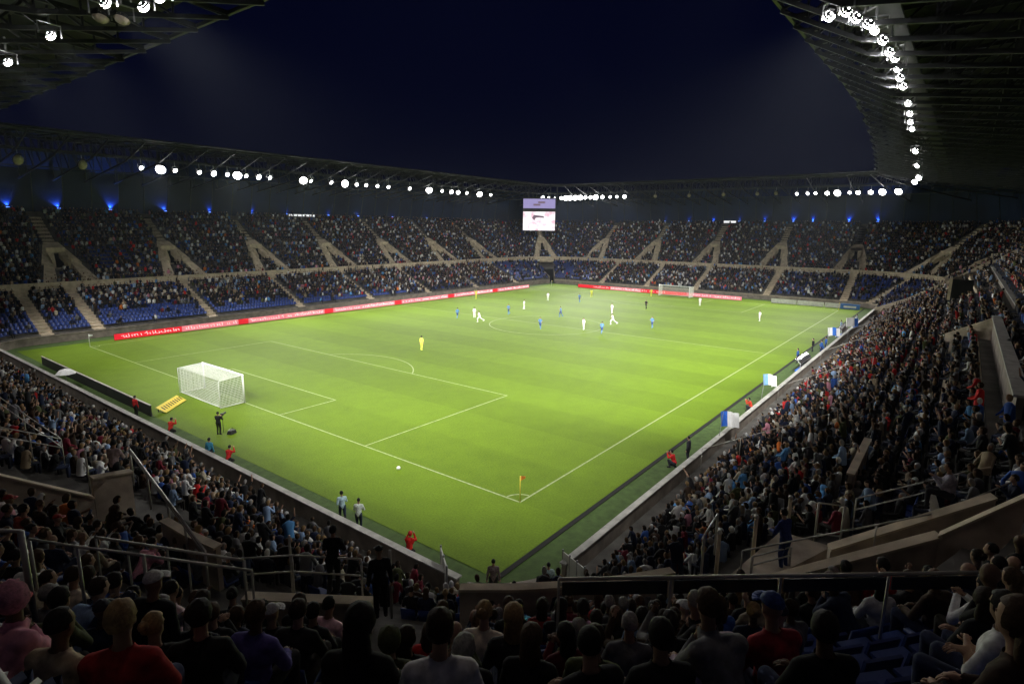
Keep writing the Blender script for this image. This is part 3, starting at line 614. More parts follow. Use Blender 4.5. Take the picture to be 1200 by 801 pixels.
# ------------------------------------------------------------------ goals
def goal(x, out, label):
    g = thing('goal', label, 'goal', (x, 34, 0), 0 if out > 0 else math.pi)
    for y in (-3.66, 3.66):
        mb = MB(); mb.tube([(0, y, 0), (0, y, 2.5)], .07, 10); mb.build('post', M['white'], g, True)
    mb = MB(); mb.tube([(0, -3.72, 2.5), (0, 3.72, 2.5)], .07, 10); mb.build('crossbar', M['white'], g, True)
    D = 2.1; y = 3.8
    mb = MB(); mb.tube([(0, -3.66, .05), (D, -y, .05), (D, y, .05), (0, 3.66, .05)], .035, 6); mb.build('ground_bar', M['white'], g, True)
    for s in (-1, 1):
        mb = MB(); mb.tube([(D+.1, s*y, 0), (D+.1, s*y, 2.35), (0, s*3.66, 2.5)], .03, 6); mb.build('stay', M['white'], g, True)
    mb = MB(); w = .019; st = .2
    def cord(a, b): mb.bar(a, b, w)
    n = int(2*y/st)
    for i in range(n+1):
        yy = -y+2*y*i/n; cord((D, yy, .03), (D, yy, 2.35)); cord((0, yy*3.66/y, 2.47), (D, yy, 2.35))
    for i in range(1, 16):
        z = 2.35*i/16; cord((D, -y, z), (D, y, z))
        for s in (-1, 1): cord((0, s*3.66, z*2.47/2.35), (D, s*y, z))
    for i in range(1, 17):
        xx = D*i/17
        for s in (-1, 1): cord((xx, s*(3.66+(y-3.66)*i/17), .03), (xx, s*(3.66+(y-3.66)*i/17), 2.47-.12*i/17))
        cord((xx, -3.66-(y-3.66)*i/17, 2.47-.12*i/17), (xx, 3.66+(y-3.66)*i/17, 2.47-.12*i/17))
    mb.build('net', mat('net_cord', (.75, .77, .72), .8, .1, 3), g, kind='stuff')
goal(0, -1, 'near football goal with white net on the left part of the pitch'); goal(105, 1, 'far football goal with white net in front of the boards')
def corner_flag(x, y, fc, label):
    t_ = thing('corner_flag', label, 'corner flag', (x, y, 0)); mb = MB(); mb.tube([(0, 0, 0), (0, 0, 1.6)], .03, 8); mb.build('pole', fc[0], t_, True)
    mb = MB(); n = 6
    for i in range(n):
        u0, u1 = i/n, (i+1)/n; f_ = lambda u: (.03+.4*u, .05*math.sin(u*5))
        a, b_ = f_(u0), f_(u1)
        mb.hexa([(a[0], a[1], 1.22+.12*u0), (b_[0], b_[1], 1.22+.12*u1), (b_[0], b_[1]+.01, 1.22+.12*u1), (a[0], a[1]+.01, 1.22+.12*u0), (a[0], a[1], 1.57-.12*u0), (b_[0], b_[1], 1.57-.12*u1), (b_[0], b_[1]+.01, 1.57-.12*u1), (a[0], a[1]+.01, 1.57-.12*u0)])
    mb.build('flag', fc[1], t_)
corner_flag(0, 0, (M['yellow'], mat('orange_cloth', (.75, .25, .04), .8)), 'yellow corner post with small orange flag at the corner nearest the camera')
corner_flag(0, 68, (M['white'], M['white']), 'white corner post at the far left corner of the pitch')
corner_flag(105, 0, (M['yellow'], M['yellow']), 'corner post at the far right corner of the pitch')
corner_flag(105, 68, (M['white'], M['yellow']), 'corner post at the farthest corner of the pitch, in front of the tunnel')
mb = MB(); bpos = at_z(467, 548, .11)
def icos(r=.11):
    bm = bmesh.new(); bmesh.ops.create_icosphere(bm, subdivisions=2, radius=r); me = bpy.data.meshes.new('ball'); bm.to_mesh(me); bm.free(); me.materials.append(M['white'])
    me.polygons.foreach_set('use_smooth', [True]*len(me.polygons)); return me
link('football', icos(.13), None, bpos, label='white football lying just behind the near goal line', cat='ball')

# ------------------------------------------------------------------ advertising boards
def led(name, col, st):
    m = emis(name, col, st, col); t = m.node_tree; b = t.nodes['Principled BSDF']; return m
redl = led('red_led_face', (.75, .012, .03), .33); whl = led('pale_red_led_face', (.8, .22, .27), .32); redt = led('cream_led_lettering', (.95, .85, .85), .42); wht = led('white_led_lettering', (.95, .8, .82), .42)
for m in (redl, whl, redt, wht): m.cycles.emission_sampling = 'NONE'
pinkl = led('pink_led_face', (.8, .2, .26), .3); pinkl.cycles.emission_sampling = 'NONE'
def letters(L, H, seed, big=1.0):           # rows of slanted strokes like the unreadable script seen in the photo
    rs = random.Random(seed); mb = MB(); x = -L/2+.4
    while x < L/2-.4:
        hh = H*(.55 if rs.random() < .3 else .34)*big; w = .12+.1*rs.random(); z0 = -H*.2
        mb.bar((x, .045, z0), (x+.08, .045, z0+hh), w, .03)
        if rs.random() < .7: mb.bar((x, .045, z0+hh*rs.choice((.02, .5, .95))), (x+.34, .045, z0+hh*rs.choice((.05, .5, .95))), .09, .03)
        x += .3+.18*rs.random()
        if rs.random() < .12: x += .35
    return mb
def board(c, rz, L, kind, label, group, seed):
    t_ = thing('advertising_board', label, 'advertising board', c, rz, group); H = .78
    fm, tm = {'red': (redl, wht), 'white': (whl, redt), 'pink': (pinkl, wht), 'block': (redl, None)}[kind]
    mb = MB(); mb.box((0, 0, .45), (L-.04, .06, H)); mb.build('panel', fm, t_)
    mb = MB(); mb.box((0, -.1, .45), (L-.02, .1, H+.06)); mb.box((0, -.3, .06), (L-.2, .4, .05)); mb.build('frame', M['black'], t_)
    if tm: lt = letters(L, H, seed); o = lt.build('lettering', tm, t_); o.location = (0, 0, .45)
seq = [('red', 8.6), ('white', 8.4), ('block', 1.6), ('pink', 6.4), ('white', 7.6), ('block', 1.8), ('pink', 6.2), ('white', 8.2), ('block', 1.8), ('pink', 5.4), ('white', 8), ('block', 1.9), ('pink', 7), ('white', 6.5), ('block', 1.8), ('pink', 6), ('white', 7)]
x = 3.4
for i, (k, L) in enumerate(seq):
    if x+L > 100: break
    y = 70.0
    desc = {'red': 'long red lit board with pale script', 'white': 'pale red lit board with cream script', 'pink': 'pinkish red lit board with white script', 'block': 'short plain red lit board'}[k]
    board((x+L/2, y, 0), math.pi, L, k, f'{desc} along the far touchline, {ordn[i]} from the left', 'advertising boards along the far touchline', i); x += L
y = 61.5
seq2 = [('block', 4.5), ('red', 5.0), ('white', 8.5), ('red', 6.5), ('block', 5), ('pink', 6), ('white', 6.5)]
for i, (k, L) in enumerate(seq2):
    desc = {'red': 'red lit board with pale script', 'white': 'pale red lit board with cream script', 'pink': 'pinkish lit board with white script', 'block': 'plain red lit board'}[k]
    board((107.9+.0, y-L/2, 0), math.pi/2, L, k, f'{desc} behind the far goal line, {ordn[i]} from the left', 'advertising boards behind the far goal', 40+i); y -= L
for i in range(3):
    t_ = thing('advertising_board', f'low grey white board right of the far goal, {ordn[i]} from the left', 'advertising board', (108.6, 11-i*5.2, 0), math.pi/2, 'pale boards right of the far goal'); mb = MB(); mb.box((0, 0, .5), (5.0, .12, .9)); mb.build('panel', M['pale'], t_); mb = MB(); mb.box((0, -.2, .06), (4.8, .3, .06)); mb.build('foot', M['black'], t_)
t_ = thing('advertising_board', 'blue box like board near the far right corner of the pitch', 'advertising board', (108.2, -1.5, 0), math.pi/2); mb = MB(); mb.box((0, 0, .55), (3.4, .5, 1.0)); mb.build('panel', mat('blue_board', (.05, .16, .45), .5, .2, 2), t_); mb = MB(); mb.box((0, .28, .5), (2.2, .04, .4)); mb.build('pale_stripe', M['pale'], t_)
# dark board row with pale edge left of the near goal
for i in range(6):
    y0 = 60.5-i*4.7; t_ = thing('advertising_board', f'dark board with pale top edge beside the left track, {ordn[i]} from the far end', 'advertising board', (-6.75, y0-2.35, 0), math.pi/2, 'dark boards along the left track')
    mb = MB(); mb.box((0, 0, .48), (4.66, .1, .92)); mb.build('panel', M['black'], t_); mb = MB(); mb.box((0, 0, .96), (4.66, .14, .05)); mb.build('top_edge', M['edge'], t_)
# corner boards below the camera
t_ = thing('advertising_board', 'white and yellow striped board across the bottom corner of the pitch', 'advertising board', (-7.0, -4.3, 0), math.atan2(-2.6, 2.2)); t_.location = at_z(605, 694, .6); t_.location.z = 0; t_.rotation_euler = (0, 0, math.atan2((at_z(650, 692, .6)-at_z(560, 695, .6)).y, (at_z(650, 692, .6)-at_z(560, 695, .6)).x))
mb = MB(); mb.box((0, 0, .55), (2.9, .12, .8)); mb.build('panel', M['white'], t_); mb = MB(); mb.box((0, .0, .62), (2.92, .13, .18)); mb.build('yellow_stripe', M['yellow'], t_)
# flat yellow carpet board beside the near goal
pa, pb_ = at_z(189, 484, .02), at_z(213, 469, .02); mid = (pa+pb_)/2; an = math.atan2(pb_.y-pa.y, pb_.x-pa.x); LL = (pb_-pa).length
t_ = thing('yellow_mat_board', 'yellow advertising board lying tilted on the grass left of the near goal', 'advertising board', mid, an)
mb = MB(); c, s = math.cos(.5), math.sin(.5); hw = .45
mb.hexa([(-LL/2, -hw*c, .02), (LL/2, -hw*c, .02), (LL/2, hw*c, .02+2*hw*s), (-LL/2, hw*c, .02+2*hw*s), (-LL/2, -hw*c, .07), (LL/2, -hw*c, .07), (LL/2, hw*c, .07+2*hw*s), (-LL/2, hw*c, .07+2*hw*s)]); mb.build('panel', M['yellow'], t_)
mb = MB(); rs = random.Random(3)
for k in range(9):
    x0 = -LL/2+.35+k*LL/9.6; u = rs.choice((-.2, 0, .2)); mb.bar((x0, (-.2)*c, .02+hw*s-.2*s+.055), (x0+.1, .2*c, .02+hw*s+.2*s+.055), .12, .03)
mb.build('lettering', M['black'], t_)
for s_ in (-1, 1): mb = MB(); mb.bar((s_*LL*.4, hw*c, 0), (s_*LL*.4, hw*c*.95, 2*hw*s), .06); mb.build('prop', M['black'], t_)
# white gate panels at both ends of the corner gap
def panel_fence(p, q, label, n=4, hgt=1.5):
    p = Vector(p); q = Vector(q); t_ = thing('barrier', label, 'barrier', p); d = q-p
    for i in range(n):
        a, b_ = d*i/n, d*(i+1)/n; mb = MB(); mb.bar(a*1.0+Vector((0, 0, hgt/2)), a+(b_-a)*.95+Vector((0, 0, hgt/2)), .05, hgt); mb.build('panel', M['pale'], t_)
    for i in range(n+1): mb = MB(); a = d*i/n; mb.tube([a, a+Vector((0, 0, hgt+.1))], .04, 6); mb.build('post', M['steel'], t_)
panel_fence(at_z(517, 672, .3), at_z(524, 698, .3), 'white end panel where the left front wall stops below the camera', 2, 1.3)
panel_fence(at_z(659, 672, .3), at_z(684, 693, .3), 'white sheeted barrier at the lower end of the right front wall', 3, 1.1)

# ------------------------------------------------------------------ hand rails near the camera
def pipe_rail(pts, label, heights=(1.0, .55), r=.035, posts=True, m='rail', name='guard_rail', cat='railing', grp=None, post_r=.035, npost=None):
    pts = [Vector(p) for p in pts]; t_ = thing(name, label, cat, pts[0], 0, grp); o = pts[0]
    for hgt in heights:
        mb = MB(); mb.tube([p-o+Vector((0, 0, hgt)) for p in pts], r, 8); mb.build('rail', M[m], t_, True)
    if posts:
        n = npost or max(1, int((pts[-1]-pts[0]).length/1.6))
        for i in range(n+1):
            u = i/n*(len(pts)-1); k = min(int(u), len(pts)-2); p = pts[k].lerp(pts[k+1], u-k)-o
            mb = MB(); mb.tube([p-Vector((0, 0, .25)), p+Vector((0, 0, max(heights)))], post_r, 8); mb.build('post', M[m], t_, True)
def arcpts(a0, a1, off, z, n=6): return [B('SW', a0+(a1-a0)*i/n, off, z) for i in range(n+1)]
# long rail crossing the lower right of the picture
p0, p1 = at_z(655, 678, 11.3), at_z(1290, 668, 11.3)
pipe_rail([p0-Vector((0, 0, 1.0)), p1-Vector((0, 0, 1.0))], 'long straight rail with dark panels crossing the lower right just in front of the camera', (1.0,), .024, npost=5, post_r=.018)
mb = MB(); gp = thing('glass_screen', 'dark glass strip hanging under the long rail at lower right', 'glass screen', p0)
n = 5
for i in range(n):
    a, b_ = (p1-p0)*(i+.03)/n, (p1-p0)*(i+.97)/n; mb = MB(); mb.bar(a+Vector((0, 0, -.13)), b_+Vector((0, 0, -.13)), .02, .17); mb.build('panel', M['glass'], gp)
# left: rails by the near left seats
pipe_rail([at_z(-40, 620, 12)-Vector((0, 0, .95)), at_z(24, 622, 12)-Vector((0, 0, .95))], 'thick pale rail end at the left edge of the picture', (.95,), .024, npost=1)
pipe_rail([at_z(34, 631, 11.6)-Vector((0, 0, .95)), at_z(90, 640, 11.6)-Vector((0, 0, .95)), at_z(168, 650, 11.6)-Vector((0, 0, .95))], 'rail on two heavy posts at lower left between the seated people', (.95,), .017, npost=2, post_r=.02)
pipe_rail([at_z(112, 629, 9.2)-Vector((0, 0, .9)), at_z(285, 656, 9.2)-Vector((0, 0, .9))], 'upper thin rail of the pair running right from the dark rows at lower left', (.9,), .028, npost=2, post_r=.022)
pipe_rail([at_z(150, 648, 9.1)-Vector((0, 0, .9)), at_z(295, 668, 9.1)-Vector((0, 0, .9))], 'lower thin rail of the pair running right from the dark rows at lower left', (.9,), .028, npost=2, post_r=.022)
# rails round exit landings
pipe_rail([at_z(152, 526, 7.9)-Vector((0, 0, 1)), at_z(196, 585, 7.75)-Vector((0, 0, 1)), at_z(240, 645, 7.6)-Vector((0, 0, 1))], 'sloping double rail running down from the left exit landing to the next exit', (1.0, .9), .035)
def post_rail(px, label, z, hgt, r=.04):
    pipe_rail([at_z(x, y, z) for x, y in px], label, (hgt,), .02, npost=len(px)-1, post_r=r)
mbp = [(840, 662), (883, 642), (923, 617), (972, 625)]
for i, (x, y) in enumerate(mbp[:3]):
    t_ = thing('barrier_post', f'stout pale post on the edge of the right exit landing, {ordn[i]} from the left', 'post', at_z(x, y, LZ), 0, 'posts of the right exit landing'); mb = MB(); mb.tube([(0, 0, -.3), (0, 0, 1.0)], .055, 8); mb.build('shaft', M['coping'], t_, True); mb = MB(); mb.ball((0, 0, 1.0), .075, 8); mb.build('cap', M['rail'], t_, True)
pipe_rail([at_z(955, 628, LZ), at_z(985, 632, LZ)], 'small frame rail at the far end of the right exit landing', (1.1, .1), .025, npost=1)
pipe_rail([at_z(822, 668, 6.6), at_z(825, 662, 6.6), at_z(838, 640, 6.6)], 'curved hoop rail left of the right exit landing', (1.0,), .03, npost=1)
pipe_rail([at_z(1000, 612, 7.2), at_z(1175, 568, 7.9), at_z(1230, 558, 8.2)], 'two bar rail along the far wall of the right exit', (.75, .4), .022, npost=3, post_r=.02)
pipe_rail([at_z(868, 668, 6.9), at_z(1100, 622, 7.7), at_z(1180, 588, 8.6)], 'rail bending up along the near wall of the right exit', (.55,), .022, npost=3, post_r=.02)
pipe_rail([at_z(925, 660, 6.5), at_z(880, 672, 6.5)], 'short low rail crossing the right exit landing', (.5, .25), .022, npost=1)
pipe_rail([at_z(290, 696, LZ), at_z(345, 692, LZ), at_z(425, 697, LZ)], 'two bar rail on the left centre exit landing', (1.0, .55), .024, npost=2, post_r=.024)
for i, (x, y, hh) in enumerate(((343, 690, 1.5), (459, 715, 1.6), (106, 575, 1.5))):
    t_ = thing('barrier_post', ['slim upright post on the left centre exit landing, left one', 'slim upright post on the left centre exit landing, beside the dark standing man', 'slim upright post at the left exit beside the standing man'][i], 'post', at_z(x, y, LZ)); mb = MB(); mb.tube([(0, 0, -.2), (0, 0, hh)], .032, 8); mb.build('shaft', M['rail'], t_, True)
pipe_rail([B('W', 7.5, 12.6, 8.2), B('W', 7.5, 9.9, 6.7), B('W', 22, 9.9, 6.7)], 'double rail above the far side of the left exit wall', (.8, .45), .022, npost=6, post_r=.02)
for k in range(4):      # aisle centre rails in the right stand
    x = [8, 26, 44, 62][k]
    pipe_rail([B('S', x, 1.2, 1.7), B('S', x, 7.6, 5.2)], f'aisle hand rail among the right stand crowd, {ordn[k]} from the camera', (.95,), .022, npost=3, post_r=.02, grp='aisle rails of the right stand')
pipe_rail([at_z(845, 575, 3.2)-Vector((0, 0, .9)), at_z(818, 605, 3.4)-Vector((0, 0, .9))], 'white slanting aisle rail among the lower right crowd', (.9,), .035, m='white', npost=2)

# ------------------------------------------------------------------ seats and spectators: where everybody sits
def hsh(*a):
    return random.Random('|'.join(str(x) for x in a)).random()
SEG = []
for t, sgs in (('near', NEAR), ('low', FARN+FARE), ('up', FARN+FARE)):
    for sd, a, b in sgs: SEG.append((t, sd, min(a, b), max(a, b)))
seats = []                        # (pos, outward angle, tier, side, s, row)
for t, sd, lo, hi in SEG:
    for ri, (off, z) in enumerate(rows(t)):
        if t == 'low' and off > 12.2: continue
        if t == 'near' and off > 24.5: continue
        o = off+.47; L = (hi-lo)/su(sd, o); n = int(L/.52)
        for k in range(n):
            s = lo+(k+.5)*(hi-lo)/n; u = su(sd, o); bad = False
            for tt, s_, a, b, o0, o1 in CUTS:
                if tt == t and s_ == sd and a-.35*u < s < b+.35*u and o0-.45 < o < o1+.45: bad = True; break
            if bad: continue
            if t == 'up':
                for s_, c in UP_V:
                    if s_ == sd:
                        d = abs(s-c)/u
                        if o > 18.4: w0, w1 = -1, .85
                        elif o > 14.4: w0, w1 = -1, .75+(18.8-o)*.31+.65
                        else: w0, w1 = .1+(14.4-o)*.28+.3, 2.0+(14.4-o)*.27+.85
                        if w0 < d < w1: bad = True; break
            elif t == 'low':
                for s_, c in LOW_A:
                    if s_ == sd and abs(s-c)/u < .85: bad = True; break
            else:
                for i, (s_, a, b) in enumerate(NV):
                    if s_ == sd:
                        g = 1.5*u
                        if (i < 3 or i > 3) and a-g < s < b+g and 7.3 < o < 10.5: bad = True; break
                        if i == 3 and a-g < s < b+g and 10.2 < o < 12: bad = True; break
                        if abs(s-(b+1.1*u))/u < .5 and o > 10: bad = True; break
                        if abs(s-(a+b)/2)/u < .55 and o < 8.5: bad = True; break
                        if i == 1 and a-g < s < b+g and 7.0 < o < 14.6: bad = True; break
                        if i == 2 and a-g*1.5 < s < b+g*1.4 and 7.0 < o < 14.9: bad = True; break
                if sd == 'S' and o > 13.5 and o < 14.6 and .3 < s < 25.8: bad = True
                if sd == 'S' and 32 < s < 98 and 15.6 < o < 16.3: bad = True
                if sd == 'W' and .6 < s < 4 and 8 < o < 14.4: bad = True
            if bad: continue
            x, y, a = bp(sd, s, o)
            seats.append((x, y, z, a, t, sd, s, ri))
def occupied(x, y, z, a, t, sd, s, ri, h):
    if t == 'low':
        p = .985
        if sd in ('N', 'NW'):
            front = (3.6 if s < 20 else (2.0 if s < 42 else (1.0 if s < 55 else 0))) if sd == 'N' else 3.6
            if ri < front: p = .04
            elif ri < front+1.6: p = .62
            if s > 98: p = .25
        if sd == 'NE': p = .3
        if sd == 'E':
            if s < 14: p = .7
            if s > 62: p = .6
        if sd in ('SE',) or (sd == 'S'): p = .35
        return h < p
    if t == 'up':
        p = .98
        if sd == 'N' and 8 < s < 17 and 2 < ri < 9: p = .5
        if sd == 'NE': p = .75
        return h < p
    p = .955
    if sd == 'S' and s > 94: p = .2
    if sd == 'S' and 80 < s <= 94 and ri < 9: p = .75
    if sd == 'W' and ri < 2: p = .75
    return h < p
P_, E_ = [], []
for i, st in enumerate(seats):
    h = RS.rand()
    q = pix((st[0], st[1], st[2]+.9))
    d = (Vector(st[:3])-CAM); dd = d.length; inview = q is not None and -60 < q[0] < 1260 and -60 < q[1] < 900
    if math.hypot(d.x, d.y) < 3.15: continue
    if st[4] == 'near' and st[7] < 2: continue
    blk = math.sin(st[6]*.19+st[7]*.3+st[0]*.07)*math.cos(st[1]*.11-st[7]*.5); h = h+max(0, blk-.8)*.8
    if not inview and dd > 16 and not (q and -220 < q[0] < 1420): continue
    if q is None and dd > 5: continue
    pos = (st, dd, q, inview)
    if st[4] == 'near' and st[5] == 'SW' and inview and q[0] > 960 and q[1] > 715 and q[0] < 1130: E_.append(pos); continue   # the empty seats at the bottom right
    (P_ if occupied(*st, h) else E_).append(pos)
P_.sort(key=lambda t: t[1]); E_.sort(key=lambda t: t[1])
vis = [t for t in P_ if t[3] and t[2][1] < 850 and -25 < t[2][0] < 1225]
NIND = 250
IND = vis[:NIND]; ids = set(id(t) for t in IND); REST = [t for t in P_ if id(t) not in ids]

# seat: an L shaped plastic shell
def seat_tpl():
    prof = [(-.2, .42), (.2, .40), (.27, .78), (.235, .79), (.17, .455), (-.2, .455)]; v = []
    for y in (-.22, .22): v += [(x, y, z) for x, z in prof]
    f = []
    for i in range(6): j = (i+1) % 6; f += [(i, j, j+6), (i, j+6, i+6)]
    for a, b, c in ((0, 1, 4), (0, 4, 5), (1, 2, 3), (1, 3, 4)): f += [(c, b, a), (a+6, b+6, c+6)]
    return np.array(v), np.array(f)
SV, SF = seat_tpl()
smesh = bpy.data.meshes.new('seat'); smesh.from_pydata([tuple(v) for v in SV], [], [tuple(f) for f in SF]); smesh.materials.append(M['seat'])
owner = lambda t, sd, s: {'W': stand_w, 'SW': stand_c, 'S': stand_s if t == 'near' else stand_e, 'N': stand_n, 'NW': stand_n, 'E': stand_e, 'SE': stand_e}.get(sd) or (stand_n if s > 45 else stand_e)
allseat = sorted(P_+E_, key=lambda t: (t[1] if t in E_[:150] else t[1]+1000) if False else t[1])
nearE = [t for t in E_ if t[3]][:130]; one = set(id(t) for t in nearE)
for t in nearE:
    st = t[0]; link('seat', smesh, owner(st[4], st[5], st[6]), st[:3], st[3])
def scatter(name, V, F, items, parent, m, cls=None, colors=None, scale=None):
    n = len(items)
    if not n: return None
    P = np.array([t[:3] for t in items]); A = np.array([t[3] for t in items]); c, s = np.cos(A)[:, None], np.sin(A)[:, None]
    S = np.ones(n) if scale is None else scale
    X = V[None, :, 0]*S[:, None]; Y = V[None, :, 1]*S[:, None]; Z = V[None, :, 2]*S[:, None]
    if scale is not None:        # everybody leans, sways and is built a little differently
        up_ = (Z-.5).clip(0, 2); X = X*RS.uniform(.9, 1.15, (n, 1))-up_*RS.normal(.08, .13, (n, 1)); Y = Y*RS.uniform(.88, 1.14, (n, 1))+up_*RS.normal(0, .08, (n, 1))
    co = np.stack([P[:, 0:1]+X*c-Y*s, P[:, 1:2]+X*s+Y*c, P[:, 2:3]+Z], -1).reshape(-1, 3)
    fa = (F[None]+(np.arange(n)*len(V))[:, None, None]).reshape(-1, 3)
    return co, fa
def np_mesh(name, parts, m, parent=None, cols=None, **k):
    co = []; fa = []; b = 0
    for c, f in parts: co.append(c); fa.append(f+b); b += len(c)
    co = np.concatenate(co).astype(np.float32); fa = np.concatenate(fa).astype(np.int32)
    me = bpy.data.meshes.new(name); me.vertices.add(len(co)); me.vertices.foreach_set('co', co.ravel())
    me.loops.add(fa.size); me.loops.foreach_set('vertex_index', fa.ravel()); me.polygons.add(len(fa))
    me.polygons.foreach_set('loop_start', np.arange(0, fa.size, 3, dtype=np.int32)); me.polygons.foreach_set('loop_total', np.full(len(fa), 3, np.int32))
    me.update(); me.validate(); me.materials.append(m)
    if cols is not None:
        at = me.attributes.new('col', 'FLOAT_COLOR', 'FACE'); at.data.foreach_set('color', np.concatenate([cols, np.ones((len(cols), 1))], 1).astype(np.float32).ravel())
    return link(name, me, parent, **k)
byown = {}
for t in IND+E_:
    if id(t) in one: continue
    if not t[3]: continue
    st = t[0]; byown.setdefault(owner(st[4], st[5], st[6]).name, []).append(st)
for on, it in byown.items():
    np_mesh('seat_rows', [scatter('s', SV, SF, it, None, None)], M['seat'], bpy.data.objects[on], kind='stuff')

# ------------------------------------------------------------------ simple spectators (the mass of the crowd), facing the pitch = local -X
PAL = [('black', (.012, .012, .014), 34), ('dark navy', (.012, .018, .045), 26), ('charcoal grey', (.05, .05, .055), 12), ('dark brown', (.05, .03, .02), 9), ('grey', (.16, .16, .17), 7), ('pale blue', (.22, .32, .5), 5),
       ('sky blue', (.1, .3, .62), 2), ('blue', (.03, .09, .35), 4), ('white', (.75, .75, .75), 10), ('cream', (.5, .44, .33), 3), ('maroon', (.14, .012, .025), 4), ('red', (.5, .02, .02), 2), ('olive green', (.07, .08, .03), 3), ('pink', (.55, .24, .32), 1.5), ('orange', (.6, .16, .03), .6), ('beige', (.32, .25, .17), 3)]
PN = [p[0] for p in PAL]; PC = np.array([p[1] for p in PAL]); PW = np.array([p[2] for p in PAL], float); PW /= PW.sum()
SK = [(.4, .24, .17), (.36, .22, .15), (.3, .18, .12), (.14, .08, .05), (.46, .29, .21)]
HC = [(.012, .01, .008), (.03, .018, .01), (.06, .035, .018), (.2, .13, .06), (.25, .24, .23), (.02, .015, .012)]
def ring(n, cx, cz, rx, ry, lean=0): return [(cx+rx*math.cos(2*math.pi*k/n+.5), ry*math.sin(2*math.pi*k/n+.5), cz) for k in range(n)]
def tpl(stand, arms, n, hn):
    v = []; f = []; cl = []
    def loft(rings, c):
        b = len(v); m = len(rings[0])
        for r in rings: v.extend(r)
        for i in range(len(rings)-1):
            for k in range(m):
                a = b+i*m+k; d = b+i*m+(k+1) % m; f.append((a, d, d+m)); f.append((a, d+m, a+m)); cl.extend([c, c])
        for k in range(1, m-1): f.append((b+(len(rings)-1)*m, b+(len(rings)-1)*m+k, b+(len(rings)-1)*m+k+1)); cl.append(c)
    dz = .48 if stand else 0
    loft([ring(n, 0, .42+dz, .15, .21), ring(n, 0, .75+dz, .14, .2), ring(n, 0, .98+dz, .12, .24), ring(n, 0, 1.06+dz, .06, .08)], 2)
    b = len(v); hz = 1.2+dz; m = hn; R = [(.06, -.1), (.1, -.02), (.095, .07), (.045, .125)]
    for r, z in R: v.extend([(-.02+r*math.cos(2*math.pi*k/m), r*.85*math.sin(2*math.pi*k/m), hz+z) for k in range(m)])
    for i in range(3):
        for k in range(m):
            a = b+i*m+k; d = b+i*m+(k+1) % m; ang = math.cos(2*math.pi*(k+.5)/m)
            c = 0 if (ang < -.35 and i < 2) or (i == 0 and ang < .1) else 1
            f.append((a, d, d+m)); f.append((a, d+m, a+m)); cl.extend([c, c])
    for k in range(1, m-1): f.append((b+3*m, b+3*m+k, b+3*m+k+1)); cl.append(1)
    def prism(p, q, w, c, w2=None):
        w2 = w2 or w; p = Vector(p); q = Vector(q); d = (q-p).normalized(); up = Vector((0, 0, 1)) if abs(d.z) < .9 else Vector((1, 0, 0)); x = d.cross(up).normalized(); y = x.cross(d)
        b = len(v)
        for pt, ww in ((p, w), (q, w2)):
            for k in range(4): a = math.pi/2*k; v.append(tuple(pt+(x*math.cos(a)+y*math.sin(a))*ww))
        for k in range(4): a = b+k; d_ = b+(k+1) % 4; f.append((a, d_, d_+4)); f.append((a, d_+4, a+4)); cl.extend([c, c])
        f.append((b+4, b+5, b+6)); f.append((b+4, b+6, b+7)); cl.extend([c, c])
    if stand:
        for y in (-.1, .1): prism((0, y, .95), (0, y*1.2, .04), .1, 3, .055)
    else:
        for y in (-.1, .1): prism((.02, y, .5), (-.42, y*1.2, .5), .085, 3, .06); prism((-.42, y*1.2, .52), (-.42, y*1.1, .05), .06, 3, .045)
    if arms == 'lap':
        for y in (-1, 1): prism((0, .2*y, .97+dz), (-.1, .27*y, .7+dz), .055, 2, .045); prism((-.1, .27*y, .7+dz), (-.33, .12*y, .6+dz), .045, 2, .03)
    if arms == 'clap':
        for y in (-1, 1): prism((0, .2*y, .97+dz), (-.16, .28*y, .78+dz), .055, 2, .045); prism((-.16, .28*y, .78+dz), (-.34, .03*y, .93+dz), .042, 2 if y > 0 else 0, .03)
    if arms == 'up':
        for y in (-1, 1): prism((0, .2*y, .97+dz), (-.06, .34*y, 1.2+dz), .055, 2, .045); prism((-.06, .34*y, 1.2+dz), (-.12, .26*y, 1.5+dz), .045, 0, .03)
    return np.array(v), np.array(f), np.array(cl)
TP = {('far', 0): tpl(False, None, 5, 5), ('mid', 0): tpl(False, 'lap', 7, 7), ('mid', 1): tpl(False, 'clap', 7, 7), ('mid', 2): tpl(True, 'lap', 7, 7), ('far', 2): tpl(True, None, 5, 5), ('mid', 3): tpl(True, 'up', 7, 7), ('far', 1): tpl(False, 'clap', 5, 4)}
groups = {}
for t in REST:
    st, dd, q, iv = t; r = RS.rand(); lod = 'mid' if dd < 42 else 'far'
    k = 0 if r < .76 else (1 if r < .9 else (2 if r < .975 or lod == 'far' or dd < 26 else 3))
    if k == 2 and lod == 'far' and RS.rand() < .5: k = 0
    if iv or dd < 30: groups.setdefault((lod, k), []).append((st[0]+RS.normal()*.06, st[1]+RS.normal()*.06, st[2], st[3]+RS.normal()*.42, st[4], st[5], st[6], st[7]))
parts = []; cols = []
SKa, HCa = np.array(SK), np.array(HC)
